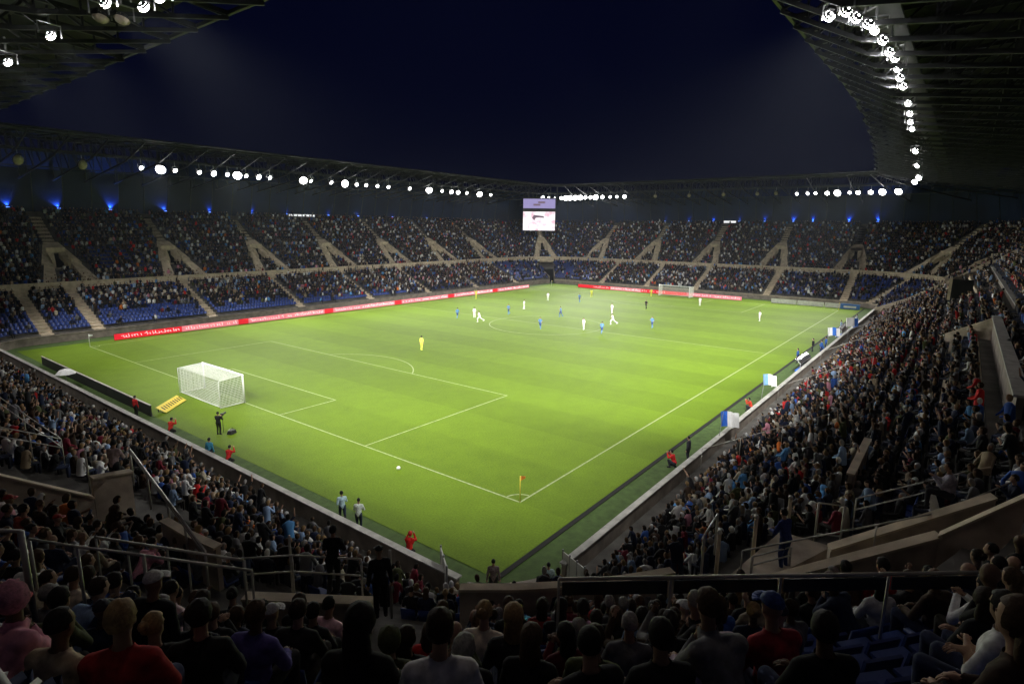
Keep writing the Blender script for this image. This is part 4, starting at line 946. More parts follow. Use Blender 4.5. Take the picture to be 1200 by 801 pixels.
for key, it in groups.items():
    V, F, cl = TP[key]; n = len(it); parts.append(scatter('c', V, F, it, None, None, scale=RS.uniform(.92, 1.07, n)))
    top = PC[RS.choice(len(PC), n, p=PW)]*RS.uniform(.7, 1.3, (n, 1)); leg = np.array([(.015, .018, .035), (.02, .02, .02), (.04, .035, .03), (.03, .04, .08)])[RS.randint(0, 4, n)]
    red = np.array([1.0 if (e[5] == 'S' and 20 < e[0] < 60 and RS.rand() < .12) else 0 for e in it]); top = np.where(red[:, None] > 0, np.array([[.4, .02, .02]]), top)
    sk = .8*SKa[RS.choice(5, n, p=[.3, .25, .2, .1, .15])]; hr = HCa[RS.randint(0, 6, n)]; cap = RS.rand(n) < .07; hr = np.where(cap[:, None], np.array([[.6, .6, .6]]), hr)
    tab = np.stack([sk, hr, top.clip(0, .75), leg], 1); cols.append(tab[:, cl].reshape(-1, 3))
cm = bpy.data.materials.new('crowd_clothes'); cm.use_nodes = True; t = cm.node_tree; b = t.nodes['Principled BSDF']; b.inputs['Roughness'].default_value = .85; b.inputs['Specular IOR Level'].default_value = .2
an_ = N(t, 'ShaderNodeAttribute', attribute_name='col'); t.links.new(an_.outputs['Color'], b.inputs['Base Color'])
np_mesh('spectator_crowd', parts, cm, None, np.concatenate(cols), kind='stuff', label='thousands of spectators in mostly dark clothes filling all the grandstands', cat='crowd')
print('crowd', sum(len(g) for g in groups.values()), 'tris', sum(len(c[1]) for c in parts), 'ind', len(IND), 'far dist', IND[-1][1])

# ------------------------------------------------------------------ detailed people (facing local +X), body = one continuous remeshed surface
def V3(*a): return Vector(a)
def skeleton(kind, arm='lap', lean=0.0, gait=0.0):
    """returns list of (p0, p1, r0, r1, region)"""
    b = []
    if kind == 'sit':
        pel = V3(0, 0, .52); che = V3(.0+lean*.36, 0, .88-abs(lean)*.03); nk = V3(.02+lean*.5, 0, 1.06-abs(lean)*.05)
        legs = [(V3(.02, s*.1, .52), V3(.43, s*.14, .54), V3(.42, s*.13, .1), V3(.57, s*.15, .045)) for s in (-1, 1)]
    elif kind == 'crouch':
        pel = V3(0, 0, .35); che = V3(.14, 0, .72); nk = V3(.2, 0, .9)
        legs = [(V3(.02, .1, .35), V3(.38, .16, .5), V3(.25, .14, .09), V3(.4, .16, .04)), (V3(.02, -.1, .35), V3(.33, -.14, .12), V3(-.05, -.14, .1), V3(.02, -.14, .03))]
    else:
        pel = V3(0, 0, .95); che = V3(.02+lean*.3, 0, 1.3); nk = V3(.02+lean*.45, 0, 1.47)
        g = gait
        legs = [(V3(0, s*.09, .93), V3(.05+s*g*.34, s*.1, .5+abs(g)*.04), V3(s*g*.34-max(0, -s*g)*.45-.02, s*.1, .1+max(0, -s*g)*.22), V3(s*g*.34-max(0, -s*g)*.42+.12, s*.11, .04+max(0, -s*g)*.12)) for s in (-1, 1)]
    mid = pel.lerp(che, .5)
    b += [(pel, mid, .145, .135, 'shirt'), (mid, che, .135, .15, 'shirt'), (pel+V3(0, -.07, -.02), pel+V3(0, .07, -.02), .12, .12, 'trousers'), (che+V3(0, -.08, 0), che+V3(0, .08, 0), .125, .125, 'shirt'),
          (che, nk-V3(0, 0, .05), .12, .07, 'shirt'), (nk-V3(0, 0, .06), nk+V3(.015, 0, .08), .058, .054, 'skin')]
    hd = nk+V3(.035, 0, .175)
    hands = []
    for s in (-1, 1):
        sh = che+V3(0, s*.17, .09)
        A = arm
        if A == 'asym': A = 'phone' if s > 0 else 'lap'
        if A == 'lap': el = sh+V3(.1, s*.08, -.27); wr = sh+V3(.32, -s*.06, -.33)
        elif A == 'clap': el = sh+V3(.14, s*.09, -.23); wr = sh+V3(.34, -s*.12, -.06)
        elif A == 'phone': el = sh+V3(.2, s*.08, -.1); wr = sh+V3(.34, -s*.05, .14)
        elif A == 'up': el = sh+V3(.06, s*.14, .22); wr = sh+V3(.1, s*.06, .48)
        elif A == 'chin': el = sh+V3(.22, -s*.01, -.28); wr = sh+V3(.2, -s*.12, -.05)
        elif A == 'cross': el = sh+V3(.1, s*.06, -.25); wr = sh+V3(.24, -s*.22, -.2)
        elif A == 'run': el = sh+V3(-.1*s*math.copysign(1, gait or 1), s*.08, -.26); wr = el+V3(.2, -s*.03, .06 if s*gait < 0 else -.1)
        else: el = sh+V3(-.02, s*.07, -.29); wr = sh+V3(.04, s*.09, -.55)
        b += [(che+V3(0, s*.1, .08), sh, .09, .07, 'shirt'), (sh, el, .062, .047, 'sleeve'), (el, wr, .044, .031, 'forearm')]
        d = (wr-el).normalized(); pe = wr+d*.085
        b.append((wr, pe, .03, .03, 'skin')); hands.append((wr, pe, d, s))
        hp, kn, an, to = legs[0] if s < 0 else legs[1]
        b += [(hp, kn, .095, .06, 'trousers'), (kn, an, .058, .042, 'shin'), (an+V3(-.03, 0, -.03), to, .045, .04, 'shoe')]
    return b, hd, hands
def capsule(bm, p, q, r0, r1, n=10):
    d = (q-p); L = d.length; m = Matrix.Translation(p.lerp(q, .5)) @ d.to_track_quat('Z', 'X').to_matrix().to_4x4()
    bmesh.ops.create_cone(bm, cap_ends=True, segments=n, radius1=r0, radius2=r1, depth=L, matrix=m)
    for c, r in ((p, r0), (q, r1)): bmesh.ops.create_uvsphere(bm, u_segments=n, v_segments=7, radius=r, matrix=Matrix.Translation(c))
def seg_d(p, a, b):
    ab = b-a; t = max(0, min(1, (p-a).dot(ab)/max(ab.length_squared, 1e-9))); return (p-(a+ab*t)).length
def person_meshes(kind, arm='lap', lean=0, gait=0, dress='casual', turn=0.0, vox=.021):
    bones, hd, hands = skeleton(kind, arm, lean, gait); bm = bmesh.new()
    for p, q, r0, r1, reg in bones: capsule(bm, p, q, r0, r1)
    HM = Matrix.Translation(hd) @ Matrix.Rotation(turn, 4, 'Z')
    def ell(c, s): bmesh.ops.create_uvsphere(bm, u_segments=14, v_segments=10, radius=1, matrix=HM @ Matrix.Translation(c) @ Matrix.Diagonal((*s, 1)))
    ell((0, 0, .025), (.098, .078, .105)); ell((.03, 0, -.045), (.062, .058, .075)); ell((.096, 0, -.015), (.024, .015, .026)); ell((.072, 0, -.075), (.024, .03, .012))
    for s in (-1, 1): ell((.0, s*.079, -.008), (.02, .012, .03))
    for s in (-1, 1): ell((.075, s*.03, .035), (.018, .022, .009))     # brows
    me = bpy.data.meshes.new('tmp'); bm.to_mesh(me); bm.free()
    o = bpy.data.objects.new('tmp', me); COL.objects.link(o)
    r = o.modifiers.new('r', 'REMESH'); r.mode = 'VOXEL'; r.voxel_size = vox; r.use_smooth_shade = True
    sm = o.modifiers.new('s', 'SMOOTH'); sm.factor = .5; sm.iterations = 2
    dc = o.modifiers.new('d', 'DECIMATE'); dc.ratio = .4
    dg = bpy.context.evaluated_depsgraph_get(); dg.update(); body = bpy.data.meshes.new_from_object(o.evaluated_get(dg)); bpy.data.objects.remove(o); bpy.data.meshes.remove(me)
    vs = [v.co.copy() for v in body.vertices]; no = [v.normal.copy() for v in body.vertices]; fs = [tuple(p.vertices) for p in body.polygons]
    hl = hd-V3(0, 0, .1)
    reg = []
    for f in fs:
        c = sum((vs[i] for i in f), Vector())/len(f)
        if (c-hd).length < .135: reg.append('skin'); continue
        best = min(bones, key=lambda bb: seg_d(c, bb[0], bb[1])-(bb[2]+bb[3])/2*.6)[4]; reg.append(best)
    mp = {'casual': {'shirt': 's', 'sleeve': 's', 'forearm': 's', 'trousers': 't', 'shin': 't', 'shoe': 'o', 'skin': 'k'},
          'tee': {'shirt': 's', 'sleeve': 's', 'forearm': 'k', 'trousers': 't', 'shin': 't', 'shoe': 'o', 'skin': 'k'},
          'player': {'shirt': 's', 'sleeve': 's', 'forearm': 'k', 'trousers': 't', 'shin': 'o', 'shoe': 'o', 'skin': 'k'}}[dress]
    reg = [mp[x] for x in reg]
    def part(code, name, push, m, side=0):
        mb = MB(); idx = {}
        for f, rg in zip(fs, reg):
            if rg != code: continue
            if side and sum(vs[i].y for i in f)*side < 0: continue
            g = []
            for i in f:
                if i not in idx: idx[i] = len(mb.v); p = vs[i]+no[i]*push; mb.v.append(tuple(p))
                g.append(idx[i])
            mb.f.append(tuple(g)); mb.m.append(0)
        return mb.mesh(name, m, True)
    out = {'shirt': part('s', 'jacket', .014, M['cloth']), 'trousers': part('t', 'trousers', .011, M['cloth']), 'shoes': [part('o', 'shoe', .008, M['cloth'], s_) for s_ in (-1, 1)]}
    # skin: the whole continuous body, with fingers and eyes joined on
    mb = MB(); mb.v = [tuple(v) for v in vs]; mb.f = fs; mb.m = [0]*len(fs)
    for wr, pe, d, s in hands:
        side = d.cross(V3(0, 0, 1)); side = side.normalized() if side.length > .1 else V3(0, 1, 0); nrm = side.cross(d)
        for k, L in enumerate((.062, .072, .068, .052)):
            p = pe+side*(k-1.5)*.019-d*.01; mb.tube([p, p+d*L*.5-nrm*.004, p+d*L*.85-nrm*.022, p+d*L-nrm*.036], [.0095, .009, .008, .006], 5)
        p = wr+d*.03+side*(-s)*.024; mb.tube([p, p+side*(-s)*.028+d*.022, p+side*(-s)*.03+d*.055-nrm*.012], [.011, .01, .007], 5)
    for s in (-1, 1): mb.ball(tuple(HM @ V3(.084, s*.03, .014)), .0115, 6, 1)
    out['body'] = mb.mesh('person', [M['skin'], M['hair']], True); out['hd'] = hd; out['turn'] = turn
    return out
HAIR = {}
def hair_mesh(kind):
    mb = MB(); bm = bmesh.new(); bmesh.ops.create_uvsphere(bm, u_segments=18, v_segments=12, radius=1)
    def add(sc, c, keep, jig=.03):
        n = len(mb.v); ok = {}
        for v in bm.verts:
            p = Vector((v.co.x*sc[0], v.co.y*sc[1], v.co.z*sc[2])); j = 1+jig*1.3*math.sin(v.co.x*9+v.co.z*7+1)*math.cos(v.co.y*8)+jig*math.sin(v.co.x*31+v.co.z*27)*math.cos(v.co.y*29); ok[v.index] = (p*j+Vector(c), keep(v.co))
        base = len(mb.v); mp = {}
        for f in bm.faces:
            if all(ok[v.index][1] for v in f.verts):
                g = []
                for v in f.verts:
                    if v.index not in mp: mp[v.index] = len(mb.v); mb.v.append(tuple(ok[v.index][0]))
                    g.append(mp[v.index])
                mb.f.append(tuple(g)); mb.m.append(0)
    if kind == 'short': add((.112, .092, .118), (-.008, 0, .028), lambda c: c.z > -.55+1.1*max(c.x, 0)*1.1 and not (c.x > .45 and c.z < .45))
    if kind == 'cropped': add((.106, .086, .112), (-.006, 0, .027), lambda c: c.z > -.35+1.0*max(c.x, 0) and not (c.x > .4 and c.z < .55), .01)
    if kind == 'long':
        add((.118, .1, .122), (-.012, 0, .026), lambda c: c.z > -.9+1.3*max(c.x, 0) and not (c.x > .4 and c.z < .5)); add((.06, .095, .19), (-.075, 0, -.1), lambda c: True, .06)
    if kind == 'bun':
        add((.112, .09, .118), (-.008, 0, .028), lambda c: c.z > -.5+1.1*max(c.x, 0) and not (c.x > .45 and c.z < .45)); add((.045, .045, .045), (-.11, 0, .08), lambda c: True)
    if kind == 'cap':
        add((.114, .094, .115), (-.002, 0, .03), lambda c: c.z > .12); n = 8
        for i in range(n):
            a, b_ = -1.1+2.2*i/n, -1.1+2.2*(i+1)/n; P = lambda t_, r, z: (.0+r*math.cos(t_)*1.15, r*.085/.1*math.sin(t_), z)
            mb.hexa([P(a, .1, .045), P(b_, .1, .045), P(b_, .165, .03), P(a, .165, .03), P(a, .1, .055), P(b_, .1, .055), P(b_, .165, .037), P(a, .165, .037)])
    if kind == 'hood': add((.125, .108, .13), (-.015, 0, .02), lambda c: c.x < .45)
    bm.free(); return mb.mesh('hair', M['hair'], True)
for k in ('short', 'cropped', 'long', 'bun', 'cap', 'hood'): HAIR[k] = hair_mesh(k)
POSES = {'sit_lap': ('sit', 'lap', .1), 'sit_clap': ('sit', 'clap', .05), 'sit_lean': ('sit', 'chin', .75), 'sit_phone': ('sit', 'asym', .0), 'sit_cross': ('sit', 'cross', -.05), 'sit_up': ('sit', 'up', .0),
         'stand': ('stand', 'hang', 0), 'stand_clap': ('stand', 'clap', 0), 'stand_lap': ('stand', 'lap', .2), 'stand_up': ('stand', 'up', 0)}
BODY = {k: person_meshes(*v, dress='tee' if k in ('sit_cross',) else 'casual', turn={'sit_phone': .2, 'sit_lap': 0.0, 'sit_cross': -.5}.get(k, 0)) for k, v in POSES.items()}
BODY['run'] = person_meshes('stand', 'run', .25, .9, 'player'); BODY['walk'] = person_meshes('stand', 'run', .05, .45, 'player'); BODY['wait'] = person_meshes('stand', 'hang', .02, .12, 'player')
BODY['photo'] = person_meshes('crouch', 'phone', 0, 0, 'casual')
def person(pose, loc, rz, shirt, legs, skin, hair, hcol, label, group=None, sc=1.0, garment=None, bald=False, shoes=(.02, .02, .02)):
    D = BODY[pose]
    o = link('person', D['body'], None, loc, rz, label, 'person', group, None, skin); o.scale = (sc, sc, sc)
    j = link('jacket' if not garment else garment, D['shirt'], o, color=shirt); link('trousers', D['trousers'], o, color=legs)
    for sh_ in D['shoes']: link('shoe', sh_, o, color=shoes)
    if hair: h_ = link({'cap': 'cap', 'hood': 'hood'}.get(hair, 'hair'), HAIR[hair], o, D['hd'], D['turn'], color=hcol)
    return o
HN = [('black', (.012, .01, .009)), ('dark brown', (.03, .018, .01)), ('brown', (.07, .04, .02)), ('fair', (.3, .2, .09)), ('grey', (.25, .24, .23))]
HK = [('short', 34), ('cropped', 16), ('long', 22), ('bun', 7), ('cap', 9), ('hood', 4), (None, 5)]
posew = [('sit_lap', 40), ('sit_clap', 14), ('sit_lean', 16), ('sit_phone', 10), ('sit_cross', 14), ('stand', 2)]
pdesc = {'sit_lap': 'hands in lap', 'sit_clap': 'clapping', 'sit_lean': 'leaning forward', 'sit_phone': 'holding up one hand', 'sit_cross': 'arms folded', 'stand': 'standing', 'sit_up': 'arms raised', 'stand_clap': 'standing clapping', 'stand_lap': 'standing bent forward', 'stand_up': 'arms up'}
garm = ['jacket', 'jumper', 'coat', 'shirt', 'hoodie']
def zone(q, st):
    x, y = q[0], q[1]
    v = 'bottom edge' if y > 760 else 'foreground' if y > 700 else 'middle foreground' if y > 640 else 'beside exits' if y > 580 else 'above exits'
    return v+' '+('far left' if x < 150 else 'left' if x < 320 else 'left centre' if x < 520 else 'centre' if x < 660 else 'right centre' if x < 840 else 'right' if x < 1000 else 'far right')
rs = random.Random(42); made = []
# people the photograph shows plainly in the foreground: (pixel x, pixel y of head, shirt, name, hair kind, hair colour)
FG = [(683, 722, 'lilac pink', (.7, .38, .62), 'short', 0), (388, 712, 'pale pink', (.8, .52, .6), 'cropped', 0), (75, 675, 'beige', (.7, .58, .45), 'short', 1), (175, 700, 'pale pink striped', (.75, .58, .6), 'cropped', 0), (592, 750, 'dark', (.02, .02, .022), 'long', 3), (560, 730, 'cream', (.8, .72, .6), 'bun', 3),
      (1040, 655, 'bright red', (.6, .02, .02), 'short', 0), (335, 770, 'black', (.02, .02, .02), 'short', 1), (505, 765, 'pale grey', (.65, .64, .64), 'short', 1), (325, 748, 'purple', (.1, .08, .3), 'short', 2), (155, 770, 'red', (.35, .02, .02), 'short', 3), (345, 722, 'black', (.015, .015, .015), 'long', 1), (435, 740, 'black', (.012, .012, .012), 'long', 0), (765, 690, 'grey', (.16, .16, .17), 'hood', 4), (830, 740, 'mauve', (.45, .34, .42), 'short', 1),
      (915, 745, 'maroon', (.3, .02, .03), 'cap', 1), (615, 715, 'turquoise blue', (.12, .45, .6), 'short', 0), (640, 720, 'maroon', (.25, .03, .03), 'long', 1), (230, 740, 'black', (.015, .015, .015), 'short', 0), (900, 705, 'beige', (.22, .18, .14), 'short', 1), (10, 600, 'orange red', (.3, .05, .03), 'short', 0), (1150, 740, 'dark brown', (.05, .03, .02), 'long', 2)]
fg_at = {}
for i, f in enumerate(FG):
    c = min((t for t in IND if id(t) not in fg_at), key=lambda t: (lambda q: (q[0]-f[0])**2+((q[1]-f[1])*1.6)**2)(pix((t[0][0], t[0][1], t[0][2]+1.25)) or (9e9, 9e9))); fg_at[id(c)] = f
for t in IND:
    st, dd, q, iv = t; pi = rs.choices([p[0] for p in posew], [p[1] for p in posew])[0]
    ci = rs.choices(range(len(PAL)), PW)[0]; cn, cc = PAL[ci][0], PAL[ci][1]; hk = rs.choices([h_[0] for h_ in HK], [h_[1] for h_ in HK])[0]; hi = rs.choices(range(5), [34, 28, 18, 8, 12])[0]
    if dd < 7 and pi in ('sit_phone', 'sit_clap'): pi = 'sit_cross'
    if dd < 6 and pi == 'stand': pi = 'sit_lap'
    f = fg_at.get(id(t))
    if f: cn, cc, hk, hi = f[2], f[3], f[4], f[5]; pi = 'sit_lap'
    if hk == 'long' and pi == 'stand': hk = 'short'
    gt_ = rs.choice(garm); k = rs.uniform(.8, 1.25) if not f else 1
    hcol = HN[hi][1]; hd_ = f'{HN[hi][0]} {hk} hair' if hk in ('short', 'cropped', 'long') else {'bun': f'{HN[hi][0]} hair in a bun', 'cap': 'a cap', 'hood': 'the hood up', None: 'a bald head'}[hk]
    if hk == 'cap': hcol = rs.choice([(.5, .5, .5), (.02, .02, .03), (.3, .02, .02), (.02, .05, .2)])
    if hk == 'hood': hcol = cc
    base = f'{cn} {gt_}, {hd_}, {pdesc[pi]}'
    base = base.replace(', hands in lap', ''); made.append([base, zone(q, st), q, (pi, (st[0]+rs.gauss(0, .03), st[1]+rs.gauss(0, .04), st[2]), st[3]+math.pi+rs.gauss(0, .2), tuple(min(.8, c*k) for c in cc), rs.choice([(.015, .018, .035), (.02, .02, .02), (.04, .035, .03), (.03, .04, .09)]), rs.choice(SK), hk, hcol), rs.uniform(.88, .99) if not f else 1.03, gt_])
from collections import defaultdict
byl = defaultdict(list)
for m_ in made: byl[(m_[0], m_[1])].append(m_)
for (base, zn), ms in byl.items():
    ms.sort(key=lambda m_: m_[2][0])
    for i, m_ in enumerate(ms):
        lab = f'{base}, {zn}' if len(ms) == 1 else f'{base}, {zn}, {ordn[i]} from left'
        a_ = m_[3]; lab = ' '.join(lab.split()[:16]); person(*a_, lab, 'spectators seated near the camera', m_[4], m_[5])
def stander(px, py, z, facing, pose, shirt, legs, hair, hcol, label, sc=1.0, group=None, skin=0, garment=None, shoes=(.02, .02, .02), hgt=None):
    """px,py = the feet in the photograph, z the level they stand on"""
    p = at_z(px, py, z); return person(pose, p, facing, shirt, legs, SK[skin], hair, hcol, label, group, sc, garment, shoes=shoes)
toP = math.atan2(1, 1.2)
stander(137, 573, LZ, toP, 'stand_lap', (.36, .27, .27), (.012, .012, .015), 'short', (.01, .01, .01), 'man in a pale pink top and black trousers standing on the left exit landing')
stander(392, 694, LZ, toP, 'stand_lap', (.008, .008, .01), (.008, .008, .01), 'short', (.01, .01, .01), 'man dressed in black standing on the left centre exit landing behind the rail')
stander(447, 722, 6.5, toP+.3, 'stand', (.01, .01, .012), (.008, .008, .01), 'cap', (.02, .02, .02), 'dark figure standing large at the right end of the left centre landing')
stander(917, 668, LZ, toP+.5, 'stand_lap', (.02, .035, .16), (.02, .035, .12), 'short', (.01, .01, .01), 'steward in a dark blue jacket standing on the right exit landing')
stander(1108, 600, 8.3, toP+.9, 'sit_clap', (.3, .28, .34), (.03, .03, .04), 'short', (.01, .01, .01), 'man in a pale lilac shirt beside the rail of the right exit wall')
stander(578, 700, 0, toP, 'stand', (.16, .12, .12), (.02, .02, .02), 'cropped', (.01, .01, .01), 'bare armed guard standing at the bottom corner board')
stander(642, 704, 0, toP, 'stand', (.42, .55, .55), (.02, .02, .03), 'cropped', (.01, .01, .01), 'steward in a pale bib with back turned at the bottom right gate')
stander(402, 612, 0, toP+.4, 'walk', (.4, .55, .62), (.02, .03, .06), 'short', (.01, .01, .01), 'steward in a pale blue bib by the left wall, left one of a pair', group='stewards in pale bibs at the left wall')
stander(421, 622, 0, toP, 'stand_lap', (.6, .66, .6), (.02, .03, .05), 'cropped', (.01, .01, .01), 'steward in a white bib by the left wall, right one of a pair', group='stewards in pale bibs at the left wall')
stander(160, 488, 0, .3, 'stand', (.45, .02, .02), (.02, .02, .02), 'short', (.01, .01, .01), 'man in a red jacket at the end of the dark boards left of the goal')
stander(200, 508, 0, .5, 'photo', (.5, .03, .02), (.02, .02, .02), 'short', (.01, .01, .01), 'crouching person in red just below the yellow board')
stander(268, 543, 0, .5, 'photo', (.5, .02, .02), (.02, .02, .02), 'short', (.01, .01, .01), 'crouching person in red at the left wall below the standing photographer')
stander(247, 543, 0, .5, 'stand', (.05, .25, .4), (.02, .02, .04), 'short', (.01, .01, .01), 'person in a turquoise jacket at the left wall beside a person in red')
stander(480, 652, 0, .6, 'photo', (.5, .015, .01), (.02, .02, .02), 'hood', (.5, .02, .02), 'person wrapped in bright red near the bottom of the left wall')
pm = stander(257, 509, 0, .6, 'stand_clap', (.012, .012, .014), (.012, .012, .014), 'short', (.01, .01, .01), 'photographer in black standing on the grass behind the near goal')
cmx = thing('camera_on_monopod', 'black camera on a monopod held by the photographer behind the goal', 'camera', pm.location+Vector((.45, .25, 0)), .6)
mb = MB(); mb.box((0, 0, 1.42), (.16, .2, .16)); mb.build('camera_body', M['black'], cmx); mb = MB(); mb.tube([(.08, 0, 1.42), (.45, 0, 1.42)], [.05, .08], 10); mb.build('lens', M['black'], cmx); mb = MB(); mb.tube([(0, 0, 0), (0, 0, 1.35)], .018, 6); mb.build('monopod', M['black'], cmx)
t_ = thing('equipment_bag', 'black equipment bag on the grass beside the photographer', 'bag', pm.location+Vector((.7, -.5, 0)), .4); mb = MB(); mb.hexa([(-.3, -.2, 0), (.3, -.2, 0), (.3, .2, 0), (-.3, .2, 0), (-.24, -.14, .28), (.24, -.14, .28), (.24, .14, .28), (-.24, .14, .28)]); mb.build('bag_body', M['black'], t_); mb = MB(); mb.tube([(-.2, 0, .28), (-.1, 0, .4), (.1, 0, .4), (.2, 0, .28)], .02, 6); mb.build('strap', M['black'], t_)
RW = [(790, 548, .55, .02, .02, 'person in a red jacket crouching by the right wall, lowest of the red group', 'photo'), (806, 540, .03, .03, .04, 'dark clothed person behind the crouching red jacket at the right wall', 'stand'), (880, 482, .5, .04, .02, 'person in an orange red jacket by the right wall below the upper flag', 'photo'), (952, 412, .01, .01, .015, 'person in black standing alone on the right side strip', 'stand'),
      (934, 425, .02, .06, .2, 'person in dark blue beside the blue benches on the right strip', 'stand'), (948, 428, .03, .12, .4, 'person in blue sitting at the right strip benches', 'photo'), (985, 388, .3, .4, .6, 'person in pale blue at the far end of the right strip', 'stand')]
for px, py, r_, g_, b_, lab, po in RW: stander(px, py, 0, 1.6, po, (r_, g_, b_), (.02, .02, .03), 'short', (.01, .01, .01), lab)
for i, x in enumerate((57, 58.5, 60, 85, 87, 89)):
    person('photo' if i % 2 else 'stand', (x, -5.4, 0), 1.57, (.55, .6, .7) if i > 2 else (.03, .1, .35), (.02, .03, .08), SK[i % 5], 'short', (.01, .01, .01), f'{"substitute in pale top" if i > 2 else "staff member in blue"} on the right side strip, {ordn[i % 3]} from the camera in the group', 'people on the strip beside the right wall')
# players: feet pixel, team, pose, facing
WHT, NVY, YEL, BLK = (.85, .85, .85), (.12, .26, .5), (.78, .78, .12), (.02, .02, .02)
PL = [(494, 410, 'Y', 'wait', .2, 'goalkeeper in yellow far out of the near goal'), (556, 372, 'W', 'wait', 1, 'player in white near the far touchline, left one of the pair by the centre line'), (562, 377, 'W', 'run', 2.4, 'running player in white, lower one of the pair left of midfield'), (536, 373, 'B', 'run', .5, 'player in blue farthest left near the boards'), (596, 368, 'B', 'walk', 3, 'player in blue left of midfield with dark shorts'),
      (614, 362, 'W', 'wait', -1, 'player in white upright above midfield, left of the tunnel line'), (633, 385, 'B', 'run', 3.6, 'blue player in the centre circle area, lowest on the left side'), (657, 371, 'B', 'walk', 2, 'blue player in the middle of the pitch'), (642, 352, 'W', 'wait', 4, 'white player far back beneath the corner tunnel'), (684, 386, 'W', 'wait', 2.8, 'white player standing in midfield left of the duel'),
      (705, 391, 'B', 'run', .3, 'blue player in the midfield duel, nearest the camera'), (717, 367, 'W', 'wait', 3, 'white player standing behind the midfield duel'), (718, 380, 'W', 'run', 2, 'white player sprinting in the midfield duel'), (693, 348, 'Y', 'wait', 4, 'yellow clad official standing before the far right boards'), (764, 384, 'B', 'walk', 3, 'blue player right of the duel'), (757, 362, 'K', 'walk', 3, 'referee in black right of midfield'), (679, 354, 'B', 'walk', 3.1, 'blue player small in the far half'),
      (890, 376, 'W', 'wait', 2.5, 'white player alone on the right side of the pitch'), (820, 358, 'W', 'wait', 3.2, 'far goalkeeper in pale kit just right of the far goal'), (558, 350, 'Y', 'stand_up', 3, 'assistant referee in yellow on the far touchline'), (763, 347, 'Y', 'wait', 3, 'player in pale yellow beside the far goal boards')]
for px, py, tm, po, fa, lab in PL:
    c = {'W': WHT, 'B': NVY, 'Y': YEL, 'K': BLK}[tm]; lg = {'W': (.8, .8, .8), 'B': (.03, .06, .22), 'Y': (.7, .7, .1), 'K': BLK}[tm]
    stander(px, py, 0.0, fa, po, c, lg, 'short', (.01, .01, .01), lab, 1.04, 'players and officials on the pitch', garment='shirt', shoes=c)

# ------------------------------------------------------------------ flags waved at the right wall, umbrella and small things on the left track
def waving_flag(p, lab, cols_, w=1.9, hgt=1.3, rz=0, pole=2.6):
    w *= .6; hgt *= .62
    t_ = thing('waving_flag', lab, 'flag', p, rz); mb = MB(); mb.tube([(0, 0, 0), (.25, 0, pole)], .02, 6); mb.build('pole', M['steel'], t_)
    n = 12; m = len(cols_)
    for k in range(m):
        mb = MB(); a0, a1 = k*n//m, (k+1)*n//m
        for i in range(a0, a1):
            f_ = lambda i_: (.2+w*i_/n, .3*math.sin(i_*.8), -.35*(i_/n)**1.5-.1*math.sin(i_*.9))
            for j in range(4):
                z0, z1 = pole-hgt+hgt*j/4, pole-hgt+hgt*(j+1)/4; a, b_ = f_(i), f_(i+1)
                mb.hexa([(a[0], a[1]+.04*j, z0+a[2]), (b_[0], b_[1]+.04*j, z0+b_[2]), (b_[0], b_[1]+.04*j+.01, z0+b_[2]), (a[0], a[1]+.04*j+.01, z0+a[2]), (a[0], a[1]+.04*(j+1), z1+a[2]), (b_[0], b_[1]+.04*(j+1), z1+b_[2]), (b_[0], b_[1]+.04*(j+1)+.01, z1+b_[2]), (a[0], a[1]+.04*(j+1)+.01, z1+a[2])])
        mb.build('cloth', cols_[k], t_)
bcl, wcl = mat('blue_cloth', (.04, .16, .6), .8, .1, 5), mat('white_cloth', (.8, .8, .8), .8, .05, 5)
p = at_z(842, 508, 1.2); waving_flag((p.x, p.y, .2), 'large blue and white flag waved over the right wall, nearer the camera', [bcl, wcl, wcl], 2.4, 1.7, -.65, 2.6)
p = at_z(892, 462, 1.2); waving_flag((p.x, p.y, .2), 'large pale blue and white flag waved over the right wall, farther from the camera', [mat('pale_blue_cloth', (.2, .4, .7), .8, .1, 5), wcl, wcl], 2.2, 1.5, -.65, 2.8)
p = at_z(958, 410, 1.0); waving_flag((p.x+6, p.y, .2), 'white banner cloth held up at the far part of the right wall', [wcl, bcl, wcl], 3.6, 1.7, -.5, 2.8)
p = at_z(985, 395, 1.0); waving_flag((p.x+4, p.y, .2), 'blue bordered white banner near the far end of the right wall', [wcl, bcl], 4.5, 2.0, -.4, 3.0)
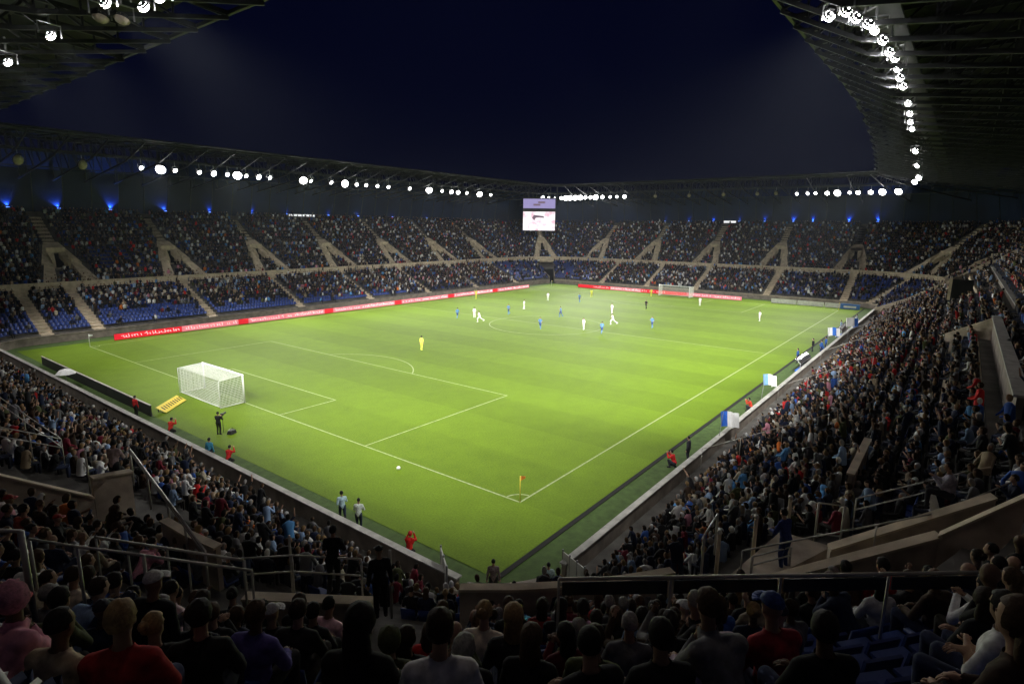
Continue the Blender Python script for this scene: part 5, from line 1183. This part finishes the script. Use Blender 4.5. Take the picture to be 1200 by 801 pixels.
# white umbrella on the left track
p = at_z(78, 446, .6); t_ = thing('umbrella', 'white umbrella standing open beside the left track', 'umbrella', (p.x, p.y, 0)); n = 8
mb = MB(); mb.tube([(0, 0, 0), (0, 0, 1.9)], .03, 6); mb.build('shaft', M['steel'], t_)
mb = MB()
for k in range(n):
    a, b_ = 2*math.pi*k/n, 2*math.pi*(k+1)/n; mb.poly([(0, 0, 2.0), (.85*math.cos(a), .85*math.sin(a), 1.8), (.85*math.cos(b_), .85*math.sin(b_), 1.8)]); mb.poly([(.85*math.cos(a), .85*math.sin(a), 1.8), (1.35*math.cos(a), 1.35*math.sin(a), 1.45), (1.35*math.cos(b_), 1.35*math.sin(b_), 1.45), (.85*math.cos(b_), .85*math.sin(b_), 1.8)])
mb.build('canopy', wcl, t_); t_.scale = (.62, .62, .9)
# dugout shelters on the right strip
for i, x in enumerate((45.5, 72)):
    t_ = thing('team_bench', ['blue team bench with low curved shelter on the right strip, nearer one', 'blue team bench with low curved shelter on the right strip, farther one'][i], 'bench', (x, -5.5, 0))
    mb = MB(); mb.box((0, 0, .42), (5, .45, .1)); mb.build('seat', bcl, t_); mb = MB(); mb.tube([(-2.5, -.25, 0), (-2.5, -.3, 1.2), (-2.5, .1, 1.6)], .03, 5); mb.tube([(2.5, -.25, 0), (2.5, -.3, 1.2), (2.5, .1, 1.6)], .03, 5); mb.build('frame', M['steel'], t_)
    mb = MB()
    for (y0, z0), (y1, z1) in (((-.33, .3), (-.33, 1.2)), ((-.33, 1.2), (-.1, 1.55)), ((-.1, 1.55), (.3, 1.65))): mb.bar((0, (y0+y1)/2, (z0+z1)/2-.001), (0.001, (y0+y1)/2, (z0+z1)/2), .1); mb.hexa([(-2.5, y0, z0), (2.5, y0, z0), (2.5, y1, z1), (-2.5, y1, z1), (-2.5, y0-.03, z0+.02), (2.5, y0-.03, z0+.02), (2.5, y1-.03, z1+.03), (-2.5, y1-.03, z1+.03)])
    mb.build('shelter', M['glass'], t_)

# ------------------------------------------------------------------ thin night haze that the floodlights light up
hm_ = bpy.data.materials.new('night_haze'); hm_.use_nodes = True; t = hm_.node_tree
for n_ in list(t.nodes):
    if n_.type != 'OUTPUT_MATERIAL': t.nodes.remove(n_)
pv = N(t, 'ShaderNodeVolumePrincipled'); pv.inputs['Color'].default_value = (.8, .88, 1, 1); pv.inputs['Density'].default_value = HAZE; pv.inputs['Anisotropy'].default_value = .3
t.links.new(pv.outputs[0], [n_ for n_ in t.nodes if n_.type == 'OUTPUT_MATERIAL'][0].inputs['Volume'])
mb = MB(); mb.box((50, 34, 14), (330, 290, 32)); hz = mb.build('haze', hm_, kind='stuff')
